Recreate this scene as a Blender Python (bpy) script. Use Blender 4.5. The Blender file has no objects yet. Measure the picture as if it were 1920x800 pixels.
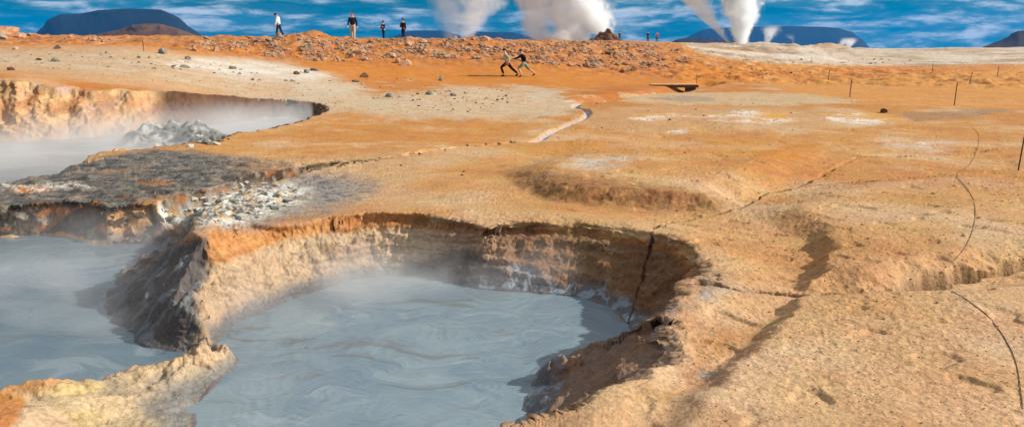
import bpy, math, random
import numpy as np
from mathutils import Vector, Matrix

R = math.radians
F, TH, CH = 1507.0, R(11.55), 2.0          # photograph focal length in pixels, camera pitch, eye height
cT, sT = math.cos(TH), math.sin(TH)
C = bpy.context.scene.collection

# ------------------------------------------------------------------ maths
def ray(px, py):
    v = (np.asarray(px, float)-960)/F; w = (400-np.asarray(py, float))/F
    return v, cT+w*sT, -sT+w*cT
def P(px, py, z=0.0):
    a, b, c = ray(px, py); t = (z-CH)/c
    return float(a*t), float(b*t)
def lin(c):
    c = np.asarray(c, float)/255.0
    return np.where(c <= 0.04045, c/12.92, ((c+0.055)/1.055)**2.4)
def ss(a, b, x):
    t = np.clip((x-a)/(b-a), 0, 1); return t*t*(3-2*t)
_rng = np.random.RandomState(5)
PERM = np.concatenate([_rng.permutation(256)]*3)
_a = np.arange(256)/256*2*np.pi
G2 = np.stack([np.cos(_a*7.1), np.sin(_a*7.1)], 1)
G3 = _rng.normal(size=(256, 3)); G3 /= np.linalg.norm(G3, axis=1)[:, None]
def fade(t): return t*t*t*(t*(t*6-15)+10)
def pn2(x, y, s=0):
    xf = np.floor(x); yf = np.floor(y)
    xi = xf.astype(np.int64)+s*37; yi = yf.astype(np.int64)+s*91
    fx = x-xf; fy = y-yf; u = fade(fx); v = fade(fy)
    def g(i, j):
        h = PERM[(PERM[(xi+i) & 255]+((yi+j) & 255))]
        q = G2[h]; return q[..., 0]*(fx-i)+q[..., 1]*(fy-j)
    a = g(0, 0); b = g(1, 0); c = g(0, 1); d = g(1, 1)
    return ((a+(b-a)*u)*(1-v)+(c+(d-c)*u)*v)*1.5
def fbm2(x, y, o=4, s=0, gain=.5):
    r = 0; a = 1.0; t = 0
    for k in range(o):
        r = r+a*pn2(x, y, s+k); t += a; a *= gain; x = x*2.03+17.3; y = y*2.03-9.1
    return r/t*1.3
def pn3(x, y, z, s=0):
    xf = np.floor(x); yf = np.floor(y); zf = np.floor(z)
    xi = xf.astype(np.int64)+s*31; yi = yf.astype(np.int64)+s*57; zi = zf.astype(np.int64)
    fx = x-xf; fy = y-yf; fz = z-zf; u, v, w = fade(fx), fade(fy), fade(fz)
    def g(i, j, k):
        h = PERM[PERM[PERM[(xi+i) & 255]+((yi+j) & 255)]+((zi+k) & 255)]
        q = G3[h]; return q[..., 0]*(fx-i)+q[..., 1]*(fy-j)+q[..., 2]*(fz-k)
    L = lambda a, b, t: a+(b-a)*t
    return L(L(L(g(0,0,0), g(1,0,0), u), L(g(0,1,0), g(1,1,0), u), v),
             L(L(g(0,0,1), g(1,0,1), u), L(g(0,1,1), g(1,1,1), u), v), w)*1.4
def fbm3(x, y, z, o=3, s=0, gain=.5):
    r = 0; a = 1.0; t = 0
    for k in range(o):
        r = r+a*pn3(x, y, z, s+k); t += a; a *= gain; x, y, z = x*2.03+3, y*2.03+7, z*2.03+11
    return r/t*1.3

def segd(x, y, pts, closed=True, w=None):
    """distance to a polyline, sign (negative inside) when closed, and interpolated per-vertex value"""
    n = len(pts); best = np.full(x.shape, 1e18); wv = np.zeros(x.shape); ins = np.zeros(x.shape, bool)
    sv = np.zeros(x.shape)
    for i in range(n if closed else n-1):
        ax, ay = pts[i][:2]; bx, by = pts[(i+1) % n][:2]
        dx, dy = bx-ax, by-ay; L = dx*dx+dy*dy+1e-12
        t = np.clip(((x-ax)*dx+(y-ay)*dy)/L, 0, 1)
        d = (x-ax-t*dx)**2+(y-ay-t*dy)**2
        m = d < best; best = np.where(m, d, best)
        if w is not None: wv = np.where(m, w[i]+(w[(i+1) % n]-w[i])*t, wv)
        if closed:
            c = ((ay > y) != (by > y)); xx = ax+(y-ay)*dx/(dy if dy != 0 else 1e-12); ins ^= (c & (x < xx))
        else:
            cr = dx*(y-ay)-dy*(x-ax); sv = np.where(m, cr, sv)
    d = np.sqrt(best)
    if closed: d = np.where(ins, -d, d)
    else: d = np.stack([d, np.sign(sv)]) if False else d
    return (d, wv) if w is not None else d
def smoothpoly(p, closed=True, it=1):
    for _ in range(it):
        q = []; n = len(p)
        for i in range(n if closed else n-1):
            a = np.array(p[i]); b = np.array(p[(i+1) % n]); q += [tuple(a*.75+b*.25), tuple(a*.25+b*.75)]
        if not closed: q = [p[0]]+q[1:-1]+[p[-1]]
        p = q
    return p
def near(x, y, pts, m):
    X = [p[0] for p in pts]; Y = [p[1] for p in pts]
    return (x > min(X)-m) & (x < max(X)+m) & (y > min(Y)-m) & (y < max(Y)+m)

# ------------------------------------------------------------------ terrain layout (metres)
ZW, ZU = -0.55, -0.30
def trace(L, z):
    out = []
    for p in L:
        if len(p) == 4: out.append((p[0], p[1], p[2]))      # already metres, width
        else: out.append(P(p[0], p[1], z)+(p[2],))
    return smoothpoly(out)
W1 = trace([(402,650,.3),(425,618,.5),(480,590,.7),(550,561,.75),(605,543,.65),(650,529,.55),(700,518,.5),(760,516,.42),(830,522,.42),(872,540,.55),(960,547,.75),
    (1060,553,.8),(1130,568,.9),(1165,595,.8),(1185,626,.7),(1110,660,.9),(1030,668,1.1),(1000,705,1.1),(985,750,1.1),(962,812,1.1),
    (-.2,4.5,.6,0),(-1.0,4.2,.6,0),(-1.9,4.5,.6,0),(362,800,.8),(368,765,.8),(398,722,.8),(440,692,.5),(452,668,.3)], ZW)
W2 = trace([(-9,10.9,.5,0),(0,447,.35),(110,438,.35),(190,462,.35),(250,452,.4),(330,462,.4),(300,480,.7),(250,505,1.0),(212,530,1.1),(187,565,1.1),
    (200,600,1.0),(245,622,.9),(250,648,.8),(330,662,.6),(378,664,.25),(408,676,.2),(320,687,.6),(200,714,.7),(150,739,.7),(60,752,.7),(-9,5.0,.8,0)], ZW)
W3 = trace([(-18,13.2,.5,0),(0,347,.4),(100,336,.4),(200,309,.4),(300,299,.4),(375,290,.4),(400,279,.4),(490,259,.5),(565,240,.6),(580,230,.6),
    (560,221,.6),(500,222,.9),(440,232,1.2),(330,246,1.5),(290,250,1.6),(200,256,1.5),(100,262,1.4),(0,268,1.4),(-22,19.5,1.4,0)], ZU)
RIM = smoothpoly([P(415,446,.02),P(440,438,.06),P(500,428,.1),P(650,403,.1),P(860,395,.1),P(1050,402,.1),P(1180,415,.1),P(1245,432,.05),P(1320,490,.03),P(1300,545,.0)], False)
RIM2 = smoothpoly([P(1300,545,.05),P(1240,605,.05),P(1182,690,.05),P(1165,735,.05),P(1120,800,.0)], False)
LUMP = smoothpoly([P(392,465,-.05), P(368,520,-.05), P(355,575,-.15), P(370,620,-.3)], False)
def plate(L, z=0):
    p = [P(a[0], a[1], z)+(a[2],) if len(a) == 3 else (a[0], a[1], a[2]) for a in L]; return smoothpoly(p)
MOUND_A = plate([(1486,556,.30),(1494,520,.28),(1522,480,.28),(1490,438,.35),(1375,402,.9),(1420,372,1.1),(1500,352,1.1),(1650,337,.9),(1920,326,1.0),(2400,330,1,),(2400,500,.9),(1920,503,.35),(1740,530,.35),(1680,552,.32),(1560,557,.3)])
MOUND_B = plate([(1462,568,.2),(1440,600,.22),(1330,690,.26),(1240,775,.28),(1150,870,.3),(1000,1100,.5),(2300,1100,1),(2400,540,.6),(1920,520,.5),(1740,548,.4),(1560,562,.3)])
MOUND_C = plate([(930,330,.9),(985,372,.5),(1100,392,.5),(1200,392,.4),(1300,398,.35),(1370,402,.5),(1425,372,.8),(1500,345,1.0),(1600,292,1.2),(1400,283,2.0),(1200,280,2.0),(1000,290,1.6)])
HOLLOW = plate([(195,470,.2),(188,400,.15),(230,392,.12),(360,370,.12),(430,345,.12),(540,320,.12),(640,302,.2),(640,322,.4),(560,340,.4),(480,364,.5),(395,402,.5),(335,455,.4),(330,470,.3)], -.1)
CRUST = [P(470,372,0), P(410,405,0)]
UP_HEAP = [P(275,262,-.2)+(.0,), P(300,256,-.2)+(.0,), P(330,258,-.2)+(.0,), P(395,262,-.2)+(0,)]
BANK = plate([(-900,690,.4),(-100,735,.3),(60,742,.3),(200,702,.3),(330,672,.3),(460,655,.3),(480,730,.3),(385,800,.4),(385,1100,.5),(-900,1100,.5)], -.4)
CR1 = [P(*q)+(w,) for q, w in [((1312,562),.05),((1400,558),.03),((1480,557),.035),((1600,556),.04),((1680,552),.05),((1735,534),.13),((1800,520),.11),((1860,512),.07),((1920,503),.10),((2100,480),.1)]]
CR2 = [P(*q)+(w,) for q, w in [((1135,545),.012),((1190,490),.016),((1235,435),.02),((1262,420),.025),((1300,412),.025),((1340,404),.02),((1400,385),.02),((1440,362),.02),((1500,350),.02),((1640,338),.02),((1800,330),.03)]]
CR3 = [P(*q)+(w,) for q, w in [((1500,348),.03),((1560,318),.05),((1610,292),.05),((1700,291),.05),((1790,288),.03),((1860,282),.05),((1990,280),.04)]]
CR4 = [P(*q)+(w,) for q, w in [((520,322),.08),((600,312),.1),((640,303),.12),((700,297),.12),((760,291),.12),((800,284),.14),((860,275),.12),((960,263),.08)]]
STREAM = smoothpoly([P(*q)+(w,) for q, w in [((1000,262),.11),((1030,246),.11),((1065,233),.11),((1105,218),.11),((1098,208),.11),((1074,201),.14),((1090,192),.1),((1140,180),.1)]], False)
GULLY = smoothpoly([P(1105,190)+(.8,), P(1160,180)+(.9,), P(1230,174)+(.9,), P(1265,168)+(.9,), P(1300,163)+(.9,), P(1330,158)+(.8,)], False)

PXK = np.array([-600, 0, 250, 500, 700, 950, 1200, 1400, 1640, 1920, 2500.])
DK = np.array([1, 8, 10, 14, 18, 22, 24, 30, 38, 44, 48, 52, 56, 62, 80, 110, 150, 200, 320, 700, 9000.])
T = np.array([
 [0,0,-.18,-.25,.6,1.3,1.4,1.6,1.95,2.3,2.5,2.7,2.86,2.9,3.0,3.1,3.2,2.5,1,0,0],
 [0,0,-.18,-.22,.5,1.3,1.4,1.6,1.95,2.3,2.5,2.7,2.86,2.9,3.0,3.1,3.2,2.5,1,0,0],
 [0,0,-.12,-.16,.1,.5,.95,1.3,1.85,2.2,2.4,2.6,2.8,2.85,3.0,3.1,3.2,2.5,1,0,0],
 [0,0,0,-.08,0,.02,.08,.36,.8,1.15,1.6,2.3,2.72,2.78,3.0,3.1,3.2,2.5,1,0,0],
 [0,0,0,0,0,0,.02,.15,.3,.5,1.2,2.1,2.62,2.7,2.8,3.1,3.2,2.5,1,0,0],
 [0,0,0,0,0,0,0,.04,.1,.25,.9,1.8,2.5,2.65,2.8,3.1,3.2,2.5,1,0,0],
 [0,0,0,0,0,0,0,0,.05,.1,.3,.7,1.2,1.8,2.65,2.9,3.1,2.5,1,0,0],
 [0,0,0,0,0,0,0,0,0,0,.1,.2,.35,.5,1.3,2.4,2.9,3.0,1,0,0],
 [0,0,0,0,0,0,0,0,0,0,0,0,0,0,.1,.5,1.25,1.9,1,0,0],
 [0,0,0,0,0,0,0,0,0,0,0,0,0,0,.1,.5,1.5,2.6,1.4,0,0],
 [0,0,0,0,0,0,0,0,0,0,0,0,0,0,.1,.5,1.6,2.8,1.5,0,0]], float)
_gu = np.linspace(-600, 2500, 311); _gl = np.linspace(0, np.log(9000), 460)
_A = np.stack([np.interp(_gl, np.log(DK), row) for row in T])
_B = np.stack([np.interp(_gu, PXK, _A[:, j]) for j in range(len(_gl))], 1)
def _blur(a, ax, n):
    k = np.hanning(n+2)[1:-1]; k /= k.sum(); pad = [(0, 0), (0, 0)]; pad[ax] = (n//2, n//2)
    return np.apply_along_axis(lambda v: np.convolve(v, k, 'valid'), ax, np.pad(a, pad, mode='edge'))
_B = _blur(_blur(_B, 0, 17), 1, 7)
def base(x, y):
    r = np.hypot(x, y); ph = np.arctan2(x, y); pc = np.clip(ph, -R(50), R(50))
    u = np.tan(pc)*F*1.02+960; D = r*np.cos(pc); D = np.maximum(D, 1.0)
    gi = np.clip((u+600)/3100*310, 0, 309.999); gj = np.clip(np.log(D)/np.log(9000)*459, 0, 458.999)
    i = gi.astype(int); j = gj.astype(int); a = gi-i; b = gj-j
    return (_B[i, j]*(1-a)+_B[i+1, j]*a)*(1-b)+(_B[i, j+1]*(1-a)+_B[i+1, j+1]*a)*b

PROF = ([0, .12, .45, .72, .8, .92, 1.0], [0, .10, .46, .74, .80, .985, 1.0])
def height(x, y, full=False):
    shp = x.shape; x = x.ravel(); y = y.ravel(); r = np.hypot(x, y)
    z = base(x, y); M = {}
    fr = 1/(1+(r/30)**2)
    # broad swells and lumpy ground, finer octaves fading with distance
    z = z+fbm2(x*.13, y*.13, 3, 1)*.10*ss(4, 20, r)+fbm2(x*.7, y*.7, 3, 9)*.030
    z = z+fbm2(x*.03, y*.03, 4, 4)*1.0*ss(70, 150, r)*(1-ss(3000, 6000, r))*.5
    hk = ss(85, 105, r)*(1-ss(190, 240, r))*ss(.2, .3, x/np.maximum(y, 1)); z = z+hk*(np.abs(fbm2(x*.11, y*.06, 4, 17))*1.5-.35)*(1-.6*ss(.35, .5, x/np.maximum(y, 1)))
    # rocky ridge roughness
    rid = ss(46, 52, r)*(1-ss(75, 110, r)); z = z+np.abs(fbm2(x*.45, y*.45, 4, 14))*.42*rid-.10*rid
    for cx, cd, hh, sg in ((560, 54, .50, 2.4), (900, 56, .30, 1.6), (590, 55, .2, .8), (360, 52, .12, .8)):
        qx = (cx-960)/F/1.02*cd; z = z+hh*np.exp(-((x-qx)**2+(y-cd)**2)/sg**2)
    for pts, hh, nm in ((MOUND_A, .15, 'A'), (MOUND_B, .12, 'B'), (MOUND_C, .19, 'C'), (HOLLOW, -.34, 'H'), (BANK, -.30, 'K')):
        k = near(x, y, pts, .3); m = np.zeros_like(x)
        if k.any():
            xs, ys = x[k], y[k]; j = fbm2(xs*2.2, ys*2.2, 4, 21)*(.05 if nm == 'B' else .09)
            d, w = segd(xs, ys, pts, True, [p[2] for p in pts]); m[k] = ss(0, 1, (-d+j)/w)
        if nm == 'H': hh = hh*(.22+.78*ss(-2.2, -4.8, x))
        z = z+hh*m; M[nm] = m
    for pts, hh, w in ((RIM, .10, .55), (LUMP, .20, .5), (RIM2, .07, .28)):
        k = near(x, y, pts, 3*w); d = segd(x[k], y[k], pts, False); z[k] = z[k]+hh*np.exp(-(d/w)**2)
    bx_, by_ = P(1062,684,-.35); z = np.maximum(z, z)
    # gully under the plank bridge, the little stream bed
    for pts, dep, nm in ((GULLY, .34, 'gully'), (STREAM, .10, 'stream')):
        k = near(x, y, pts, 2.5); m = np.zeros_like(x)
        if k.any():
            d, w = segd(x[k], y[k], pts, False, [p[2] for p in pts]); m[k] = 1-ss(.35, 1.3, d/w)
        z = z-dep*m; M[nm] = m
    # cracks
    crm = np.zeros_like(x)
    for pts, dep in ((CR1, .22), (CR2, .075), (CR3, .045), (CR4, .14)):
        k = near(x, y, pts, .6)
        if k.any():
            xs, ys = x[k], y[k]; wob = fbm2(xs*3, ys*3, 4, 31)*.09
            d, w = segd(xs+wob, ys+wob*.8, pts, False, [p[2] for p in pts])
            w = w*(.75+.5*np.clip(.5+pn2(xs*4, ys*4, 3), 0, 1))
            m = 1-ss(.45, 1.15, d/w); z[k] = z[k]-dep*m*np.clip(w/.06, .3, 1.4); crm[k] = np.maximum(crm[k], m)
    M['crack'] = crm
    # pits
    wall = np.zeros_like(x); wet = np.zeros_like(x); tt = np.ones_like(x)*9; pit = np.zeros_like(x)
    for idx, (pts, zw, mg) in enumerate(((W1, ZW, 1.6), (W2, ZW, 1.8), (W3, ZU, 3.0))):
        k = near(x, y, pts, mg)
        if not k.any(): continue
        xs, ys = x[k], y[k]
        d0, w = segd(xs, ys, pts, True, [p[2] for p in pts])
        if idx < 2: jj = fbm2(xs*1.6, ys*1.6, 3, 41)*.10+fbm2(xs*6, ys*6, 3, 45)*.045
        else: jj = (np.abs(pn2(xs*.9, ys*.35, 51))*.9-.3)*.55*ss(-4, -9, xs)+fbm2(xs*2.5, ys*2.5, 3, 52)*.18
        d = d0+jj*ss(0, .35, np.abs(d0)+.12); t = d/np.maximum(w, .05)
        zb = z[k]; p = np.interp(t, *PROF)
        if idx == 0: lm_ = ss(.0, .4, xs)*(1-ss(6.8, 7.4, ys)); p = p*(1-lm_)+np.clip(t, 0, 1)*lm_
        zz = np.where(d > 0, zw+(zb-zw)*p+(1-p)*.03*pn2(xs*5, ys*5, 4), zw-np.minimum(.35, -d*.9))
        if idx == 1 or idx == 0:                      # layered soil: small ledges in the face
            ph = 2*np.pi*(zz/.115+fbm2(xs*.8, ys*.8, 2, 61)*1.2)
            mm = ss(.08, .25, t)*(1-ss(.85, 1.05, t)); zz = zz+.013*np.sin(ph)*mm*(1-ss(.2, -.6, xs+2.0))
        zz = np.where(t < 1.0, np.minimum(zz, np.maximum(zb, zw+.02)+.02), zb)
        new = np.minimum(z[k], np.where(t < 1.0, zz, zb)); ch = t < 1.0
        wall[k] = np.maximum(wall[k], np.where(ch & (d > -.05), ss(0, .12, t)*(1-ss(.93, 1.04, t)), 0))
        wet[k] = np.maximum(wet[k], 1-ss(zw+.03, zw+.17+.08*pn2(xs*3, ys*3, 8), new)*1.0) if idx < 2 else np.maximum(wet[k], (1-ss(zw+.0, zw+.10, new))*(t < 1.2))
        tt[k] = np.minimum(tt[k], np.where(d > -5, np.maximum(t, -1), 9)); z[k] = new
        pit[k] = np.where(d0 < .02, idx+1, pit[k])
    # heap of boulders in the upper pool
    q = segd(x, y, UP_HEAP, False); z = np.maximum(z, ZU+(.62*np.exp(-(q/.8)**2)-.25)*(1+.9*fbm2(x*1.6, y*1.6, 3, 71))*1.0*(q < 2.5)-9*(q >= 2.5))
    bx_, by_ = P(1058, 690, -.42); q = np.hypot(x-bx_, y-by_); kq = q < .5; z[kq] = np.maximum(z[kq], -.66+.30*np.exp(-(q[kq]/.22)**4)*(1+.5*fbm2(x[kq]*5, y[kq]*5, 3, 73)))
    # granular clods near the camera
    dry = (1-np.clip(wet, 0, 1))*(tt > 0)
    n1 = fbm2(x*6, y*6, 4, 81); n2 = fbm2(x*19, y*19, 3, 87)
    g = .0045*n1+.006*np.clip(n2-.15, 0, 1)+.0035*n2
    patch = .45+.9*np.clip(.5+fbm2(x*.5, y*.5, 2, 90)*1.3, 0, 1)
    z = z+g*dry*patch*fr*1.25
    z = z-.024*ss(.31, .5, fbm2(x*2.1, y*2.6, 2, 95))*dry*ss(0, 1, (x-.2)*1.0+.2)*fr
    ox, oy = P(-10, 800, -.2); z = z+.20*np.exp(-(np.hypot(x-ox, y-oy)/.38)**4)*(z > ZW)
    shm = ss(-2.2, -3.2, x)*ss(10.3, 10.9, y)*(1-ss(14.5, 16, y))*(tt > 1.0); z = z+shm*(np.abs(fbm2(x*1.6, y*1.6, 4, 96))*.10-.02)
    qc = segd(x, y, CRUST, False); z = z+.10*np.exp(-(qc/.55)**2)*(.6+1.2*np.abs(fbm2(x*3, y*3, 4, 97)))
    k = M['H'] > .02
    z[k] = z[k]+M['H'][k]*np.abs(fbm2(x[k]*2.6, y[k]*2.6, 4, 99))*.20
    if not full: return z.reshape(shp)
    M.update(wall=wall, wet=np.clip(wet, 0, 1), t=tt, pit=pit, rid=rid)
    return z.reshape(shp), {a: b.reshape(shp) for a, b in M.items()}

def hits(px, py):
    """first point of the ground met by each pixel's ray"""
    px = np.atleast_1d(np.asarray(px, float)); py = np.atleast_1d(np.asarray(py, float))
    a, b, c = ray(px, py); D = np.exp(np.linspace(np.log(3.0), np.log(300), 240))
    t = D[None, :]/b[:, None]; X = a[:, None]*t; Y = b[:, None]*t; Z = CH+c[:, None]*t
    u = (Z <= height(X, Y)); i = np.argmax(u, 1); i = np.where(u.any(1), i, 130); i = np.maximum(i, 1)
    f = np.linspace(0, 1, 11)[None, :]; D2 = D[i-1][:, None]*(1-f)+D[i][:, None]*f; t = D2/b[:, None]; X = a[:, None]*t; Y = b[:, None]*t; Z = CH+c[:, None]*t
    H = height(X, Y); u = (Z <= H); j = np.argmax(u, 1); j = np.where(u.any(1), j, 10); k = np.arange(len(px))
    return X[k, j], Y[k, j], H[k, j], D2[k, j]

# ------------------------------------------------------------------ object helpers
def tag(o, label=None, cat=None, group=None, kind=None):
    if label: o['label'] = label
    if cat: o['category'] = cat
    if group: o['group'] = group
    if kind: o['kind'] = kind
    return o
def empty(name, loc, rz=0, **kw):
    o = bpy.data.objects.new(name, None); C.objects.link(o); o.location = loc; o.rotation_euler = (0, 0, rz); o.empty_display_size = .2
    return tag(o, **kw)
def mesh_obj(name, V, Fc, mat, parent=None, smooth=False, loc=None):
    me = bpy.data.meshes.new(name); me.from_pydata([tuple(v) for v in V], [], [tuple(f) for f in Fc]); me.update()
    if mat: me.materials.append(mat)
    if smooth: me.polygons.foreach_set('use_smooth', [True]*len(me.polygons))
    o = bpy.data.objects.new(name, me); C.objects.link(o)
    if parent: o.parent = parent
    if loc is not None: o.location = loc
    return o
def grid_mesh(name, V, nr, nc, wrap=False):
    """V (nr*nc,3) -> fast quad mesh"""
    i = np.arange(nr-1)[:, None]*nc; j = np.arange(nc if wrap else nc-1)[None, :]; jn = (j+1) % nc
    q = np.stack([i+j, i+nc+j, i+nc+jn, i+jn], -1).reshape(-1, 4)
    me = bpy.data.meshes.new(name); me.vertices.add(len(V)); me.vertices.foreach_set('co', V.astype(np.float32).ravel())
    return me, q
def finish(me, q):
    me.loops.add(q.size); me.loops.foreach_set('vertex_index', q.astype(np.int32).ravel())
    me.polygons.add(len(q)); me.polygons.foreach_set('loop_start', np.arange(0, q.size, 4, dtype=np.int32))
    me.update(calc_edges=True); me.polygons.foreach_set('use_smooth', np.ones(len(q), bool)); me.validate()

class NT:
    def __init__(s, name):
        s.m = bpy.data.materials.new(name); s.m.use_nodes = True; s.t = s.m.node_tree; s.n = s.t.nodes; s.l = s.t.links; s.n.clear()
        s.out = s.n.new('ShaderNodeOutputMaterial')
    def a(s, typ, ins=None, **kw):
        n = s.n.new(typ)
        for k, v in kw.items(): setattr(n, k, v)
        for k, v in (ins or {}).items():
            if isinstance(v, bpy.types.NodeSocket): s.l.new(v, n.inputs[k])
            else: n.inputs[k].default_value = v
        return n
    def math(s, op, a, b=0.0, c=None):
        n = s.n.new('ShaderNodeMath'); n.operation = op
        for i, v in enumerate((a, b) if c is None else (a, b, c)):
            if isinstance(v, bpy.types.NodeSocket): s.l.new(v, n.inputs[i])
            else: n.inputs[i].default_value = v
        return n.outputs[0]
    def mr(s, v, a, b, c, d, smooth=True):
        n = s.n.new('ShaderNodeMapRange'); n.interpolation_type = 'SMOOTHSTEP' if smooth else 'LINEAR'
        s.l.new(v, n.inputs[0])
        for i, q in enumerate((a, b, c, d)): n.inputs[i+1].default_value = q
        return n.outputs[0]
    def mix(s, f, a, b, mode='MIX'):
        n = s.n.new('ShaderNodeMix'); n.data_type = 'RGBA'; n.blend_type = mode
        for i, v in ((0, f), (6, a), (7, b)):
            if isinstance(v, bpy.types.NodeSocket): s.l.new(v, n.inputs[i])
            else: n.inputs[i].default_value = v
        return n.outputs[2]
    def noise(s, vec, sc, det=4, rough=.5, dist=0.0):
        n = s.a('ShaderNodeTexNoise', {'Vector': vec, 'Scale': sc, 'Detail': det, 'Roughness': rough, 'Distortion': dist}); return n.outputs['Fac']
def plain(name, col, rough=.8, var=.15, scale=6, bump=.0, spec=.3):
    s = NT(name); g = s.a('ShaderNodeNewGeometry').outputs['Position'] if False else s.a('ShaderNodeTexCoord').outputs['Object']
    f = s.noise(g, scale, 5, .6); v = s.mr(f, .3, .7, 1-var, 1+var)
    col = tuple(lin(col)); c = s.a('ShaderNodeVectorMath', {0: col, 1: (1, 1, 1)}, operation='MULTIPLY').outputs[0]
    c2 = s.a('ShaderNodeVectorMath', {0: c, 'Scale': v}, operation='SCALE').outputs[0]
    b = s.a('ShaderNodeBsdfPrincipled', {'Base Color': c2, 'Roughness': rough, 'Specular IOR Level': spec})
    if bump:
        bp = s.a('ShaderNodeBump', {'Height': s.noise(g, scale*4, 5, .6), 'Strength': bump, 'Distance': .03}); s.l.new(bp.outputs[0], b.inputs['Normal'])
    s.l.new(b.outputs[0], s.out.inputs[0]); return s.m

# ------------------------------------------------------------------ ground mesh
KA = 0.84     # albedo per unit of the sunlit look
phi_f = np.linspace(-R(38), R(38), 1300)
phi_c = np.concatenate([np.linspace(-R(180), -R(60), 24, endpoint=False), np.linspace(-R(60), -R(38), 40, endpoint=False)])
PHI = np.concatenate([phi_c, phi_f, -phi_c[1:][::-1]])
NR = 1000
kn = np.concatenate([phi_c, phi_f[::4], -phi_c[1:][::-1]]); kn = np.unique(np.round(kn, 9))
rt = np.exp(np.linspace(np.log(.5), np.log(5000), 2100))
XX = rt[None, :]*np.sin(kn)[:, None]; YY = rt[None, :]*np.cos(kn)[:, None]
HH = height(XX, YY)
el = np.arctan2(HH-CH, rt[None, :]); de = np.abs(np.diff(el, axis=1))
dl = np.sqrt(np.diff(HH, axis=1)**2+np.diff(rt)[None, :]**2)/rt[None, 1:]
rm = rt[1:][None, :]
wt = de*np.where(rm < 4.2, .25, 1.0)+dl*np.where(rm < 4.2, .004, np.where(rm < 90, .035, .01))
cs = np.concatenate([np.zeros((len(kn), 1)), np.cumsum(wt, 1)], 1)
rs = np.stack([np.interp(np.linspace(0, c[-1], NR), c, rt) for c in cs])
rs = _blur(rs, 0, 9)
RR = np.stack([np.interp(PHI, kn, rs[:, j]) for j in range(NR)])         # NR x NC
NC = len(PHI)
X = RR*np.sin(PHI)[None, :]; Y = RR*np.cos(PHI)[None, :]
Z, M = height(X, Y, True)
# crumbling of the steep faces along their normals
def normals(X, Y, Z):
    P3 = np.stack([X, Y, Z], -1); a = np.gradient(P3, axis=0); b = np.gradient(P3, axis=1); n = np.cross(a, b)
    n /= np.linalg.norm(n, axis=-1, keepdims=True)+1e-12; n *= np.sign(n[..., 2:3]+1e-9); return n
N = normals(X, Y, Z)
wm = np.clip(M['wall'], 0, 1)*(M['t'] > .02)
steep = ss(.12, .4, 1-N[..., 2])
amp = np.maximum(wm, .0)*(.5+.5*steep)
amp = amp*(1-.45*((X > .1) & (Y < 7)))*(1-.45*((X < -2.7) & (Y < 9.5)))*(1-.7*ss(.78, .92, M['t'])*(Y < 12)); k = amp > .01; xs, ys, zs = X[k], Y[k], Z[k]; big = np.where(ys > 12, 3.0, 1.0)
d3 = fbm3(xs*5/big, ys*5/big, zs*8/big, 3, 3)*.034*big+fbm3(xs*20/big, ys*20/big, zs*34/big, 3, 9)*.024*big
d3 = d3-.014*ss(.15, .5, fbm3(xs*9/big, ys*9/big, zs*12/big, 2, 15))*big
for a_, i_ in ((X, 0), (Y, 1), (Z, 2)): a_[k] = a_[k]+N[k][:, i_]*d3*amp[k]
lip = (.075*np.exp(-((M['t']-.95)/.05)**2)-.05*np.exp(-((M['t']-.83)/.05)**2))*(Y < 12)*steep*(.5+1.1*np.clip(.5+wl_, 0, 1)) if False else (.07*np.exp(-((M['t']-.955)/.05)**2)-.05*np.exp(-((M['t']-.83)/.05)**2))*(Y < 12)*steep*(.6+1.2*np.clip(fbm2(X*2.5, Y*2.5, 3, 77)+.4, 0, 1))
X = X+N[..., 0]*lip; Y = Y+N[..., 1]*lip

# ---- mineral colours of the ground, some shade painted in, traced from the photograph
b_ = Y*cT-(Z-CH)*sT; ok = b_ > .3; bb = np.where(ok, b_, .3)
PX = np.where(ok, 960+F*X/bb, np.where(X > 0, 4000, -3000)); PY = np.where(ok, 400-F*(Y*sT+(Z-CH)*cT)/bb, 1500)
PX = np.clip(PX, -3000, 5000); PY = np.clip(PY, 60, 2500)
q = np.maximum(PY-80, 6)                      # foreshortening scale
wn1 = fbm2(X*.5, Y*.5, 5, 101); wn2 = fbm2(X*1.7, Y*1.7, 4, 111); wn3 = fbm2(X*7, Y*7, 3, 121); wn4 = fbm2(X*.12, Y*.12, 4, 131)
sx = np.clip(Y, 3, 90); ja = np.clip(sx/22, .35, 2.2); wq1 = fbm2(X*.35+40, Y*.22, 5, 106); wq2 = fbm2(X*.11+7, Y*.07, 5, 116)
JX = (wn1*.55+wn2*.45+wn3*.16+wn4*.7)*ja*F/sx; JY = (wq1*1.3+wq2*2.0+wn2*.9+wn3*.45)*ja*F*CH/sx**2
def col(a): return lin(a)*KA*np.array([.98, 1.0, 1.04])
def ramp(v, stops):
    xs_ = [s_[0] for s_ in stops]; cs_ = np.array([col(s_[1]) for s_ in stops]); return np.stack([np.interp(v, xs_, cs_[:, i]) for i in range(3)], -1)
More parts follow.
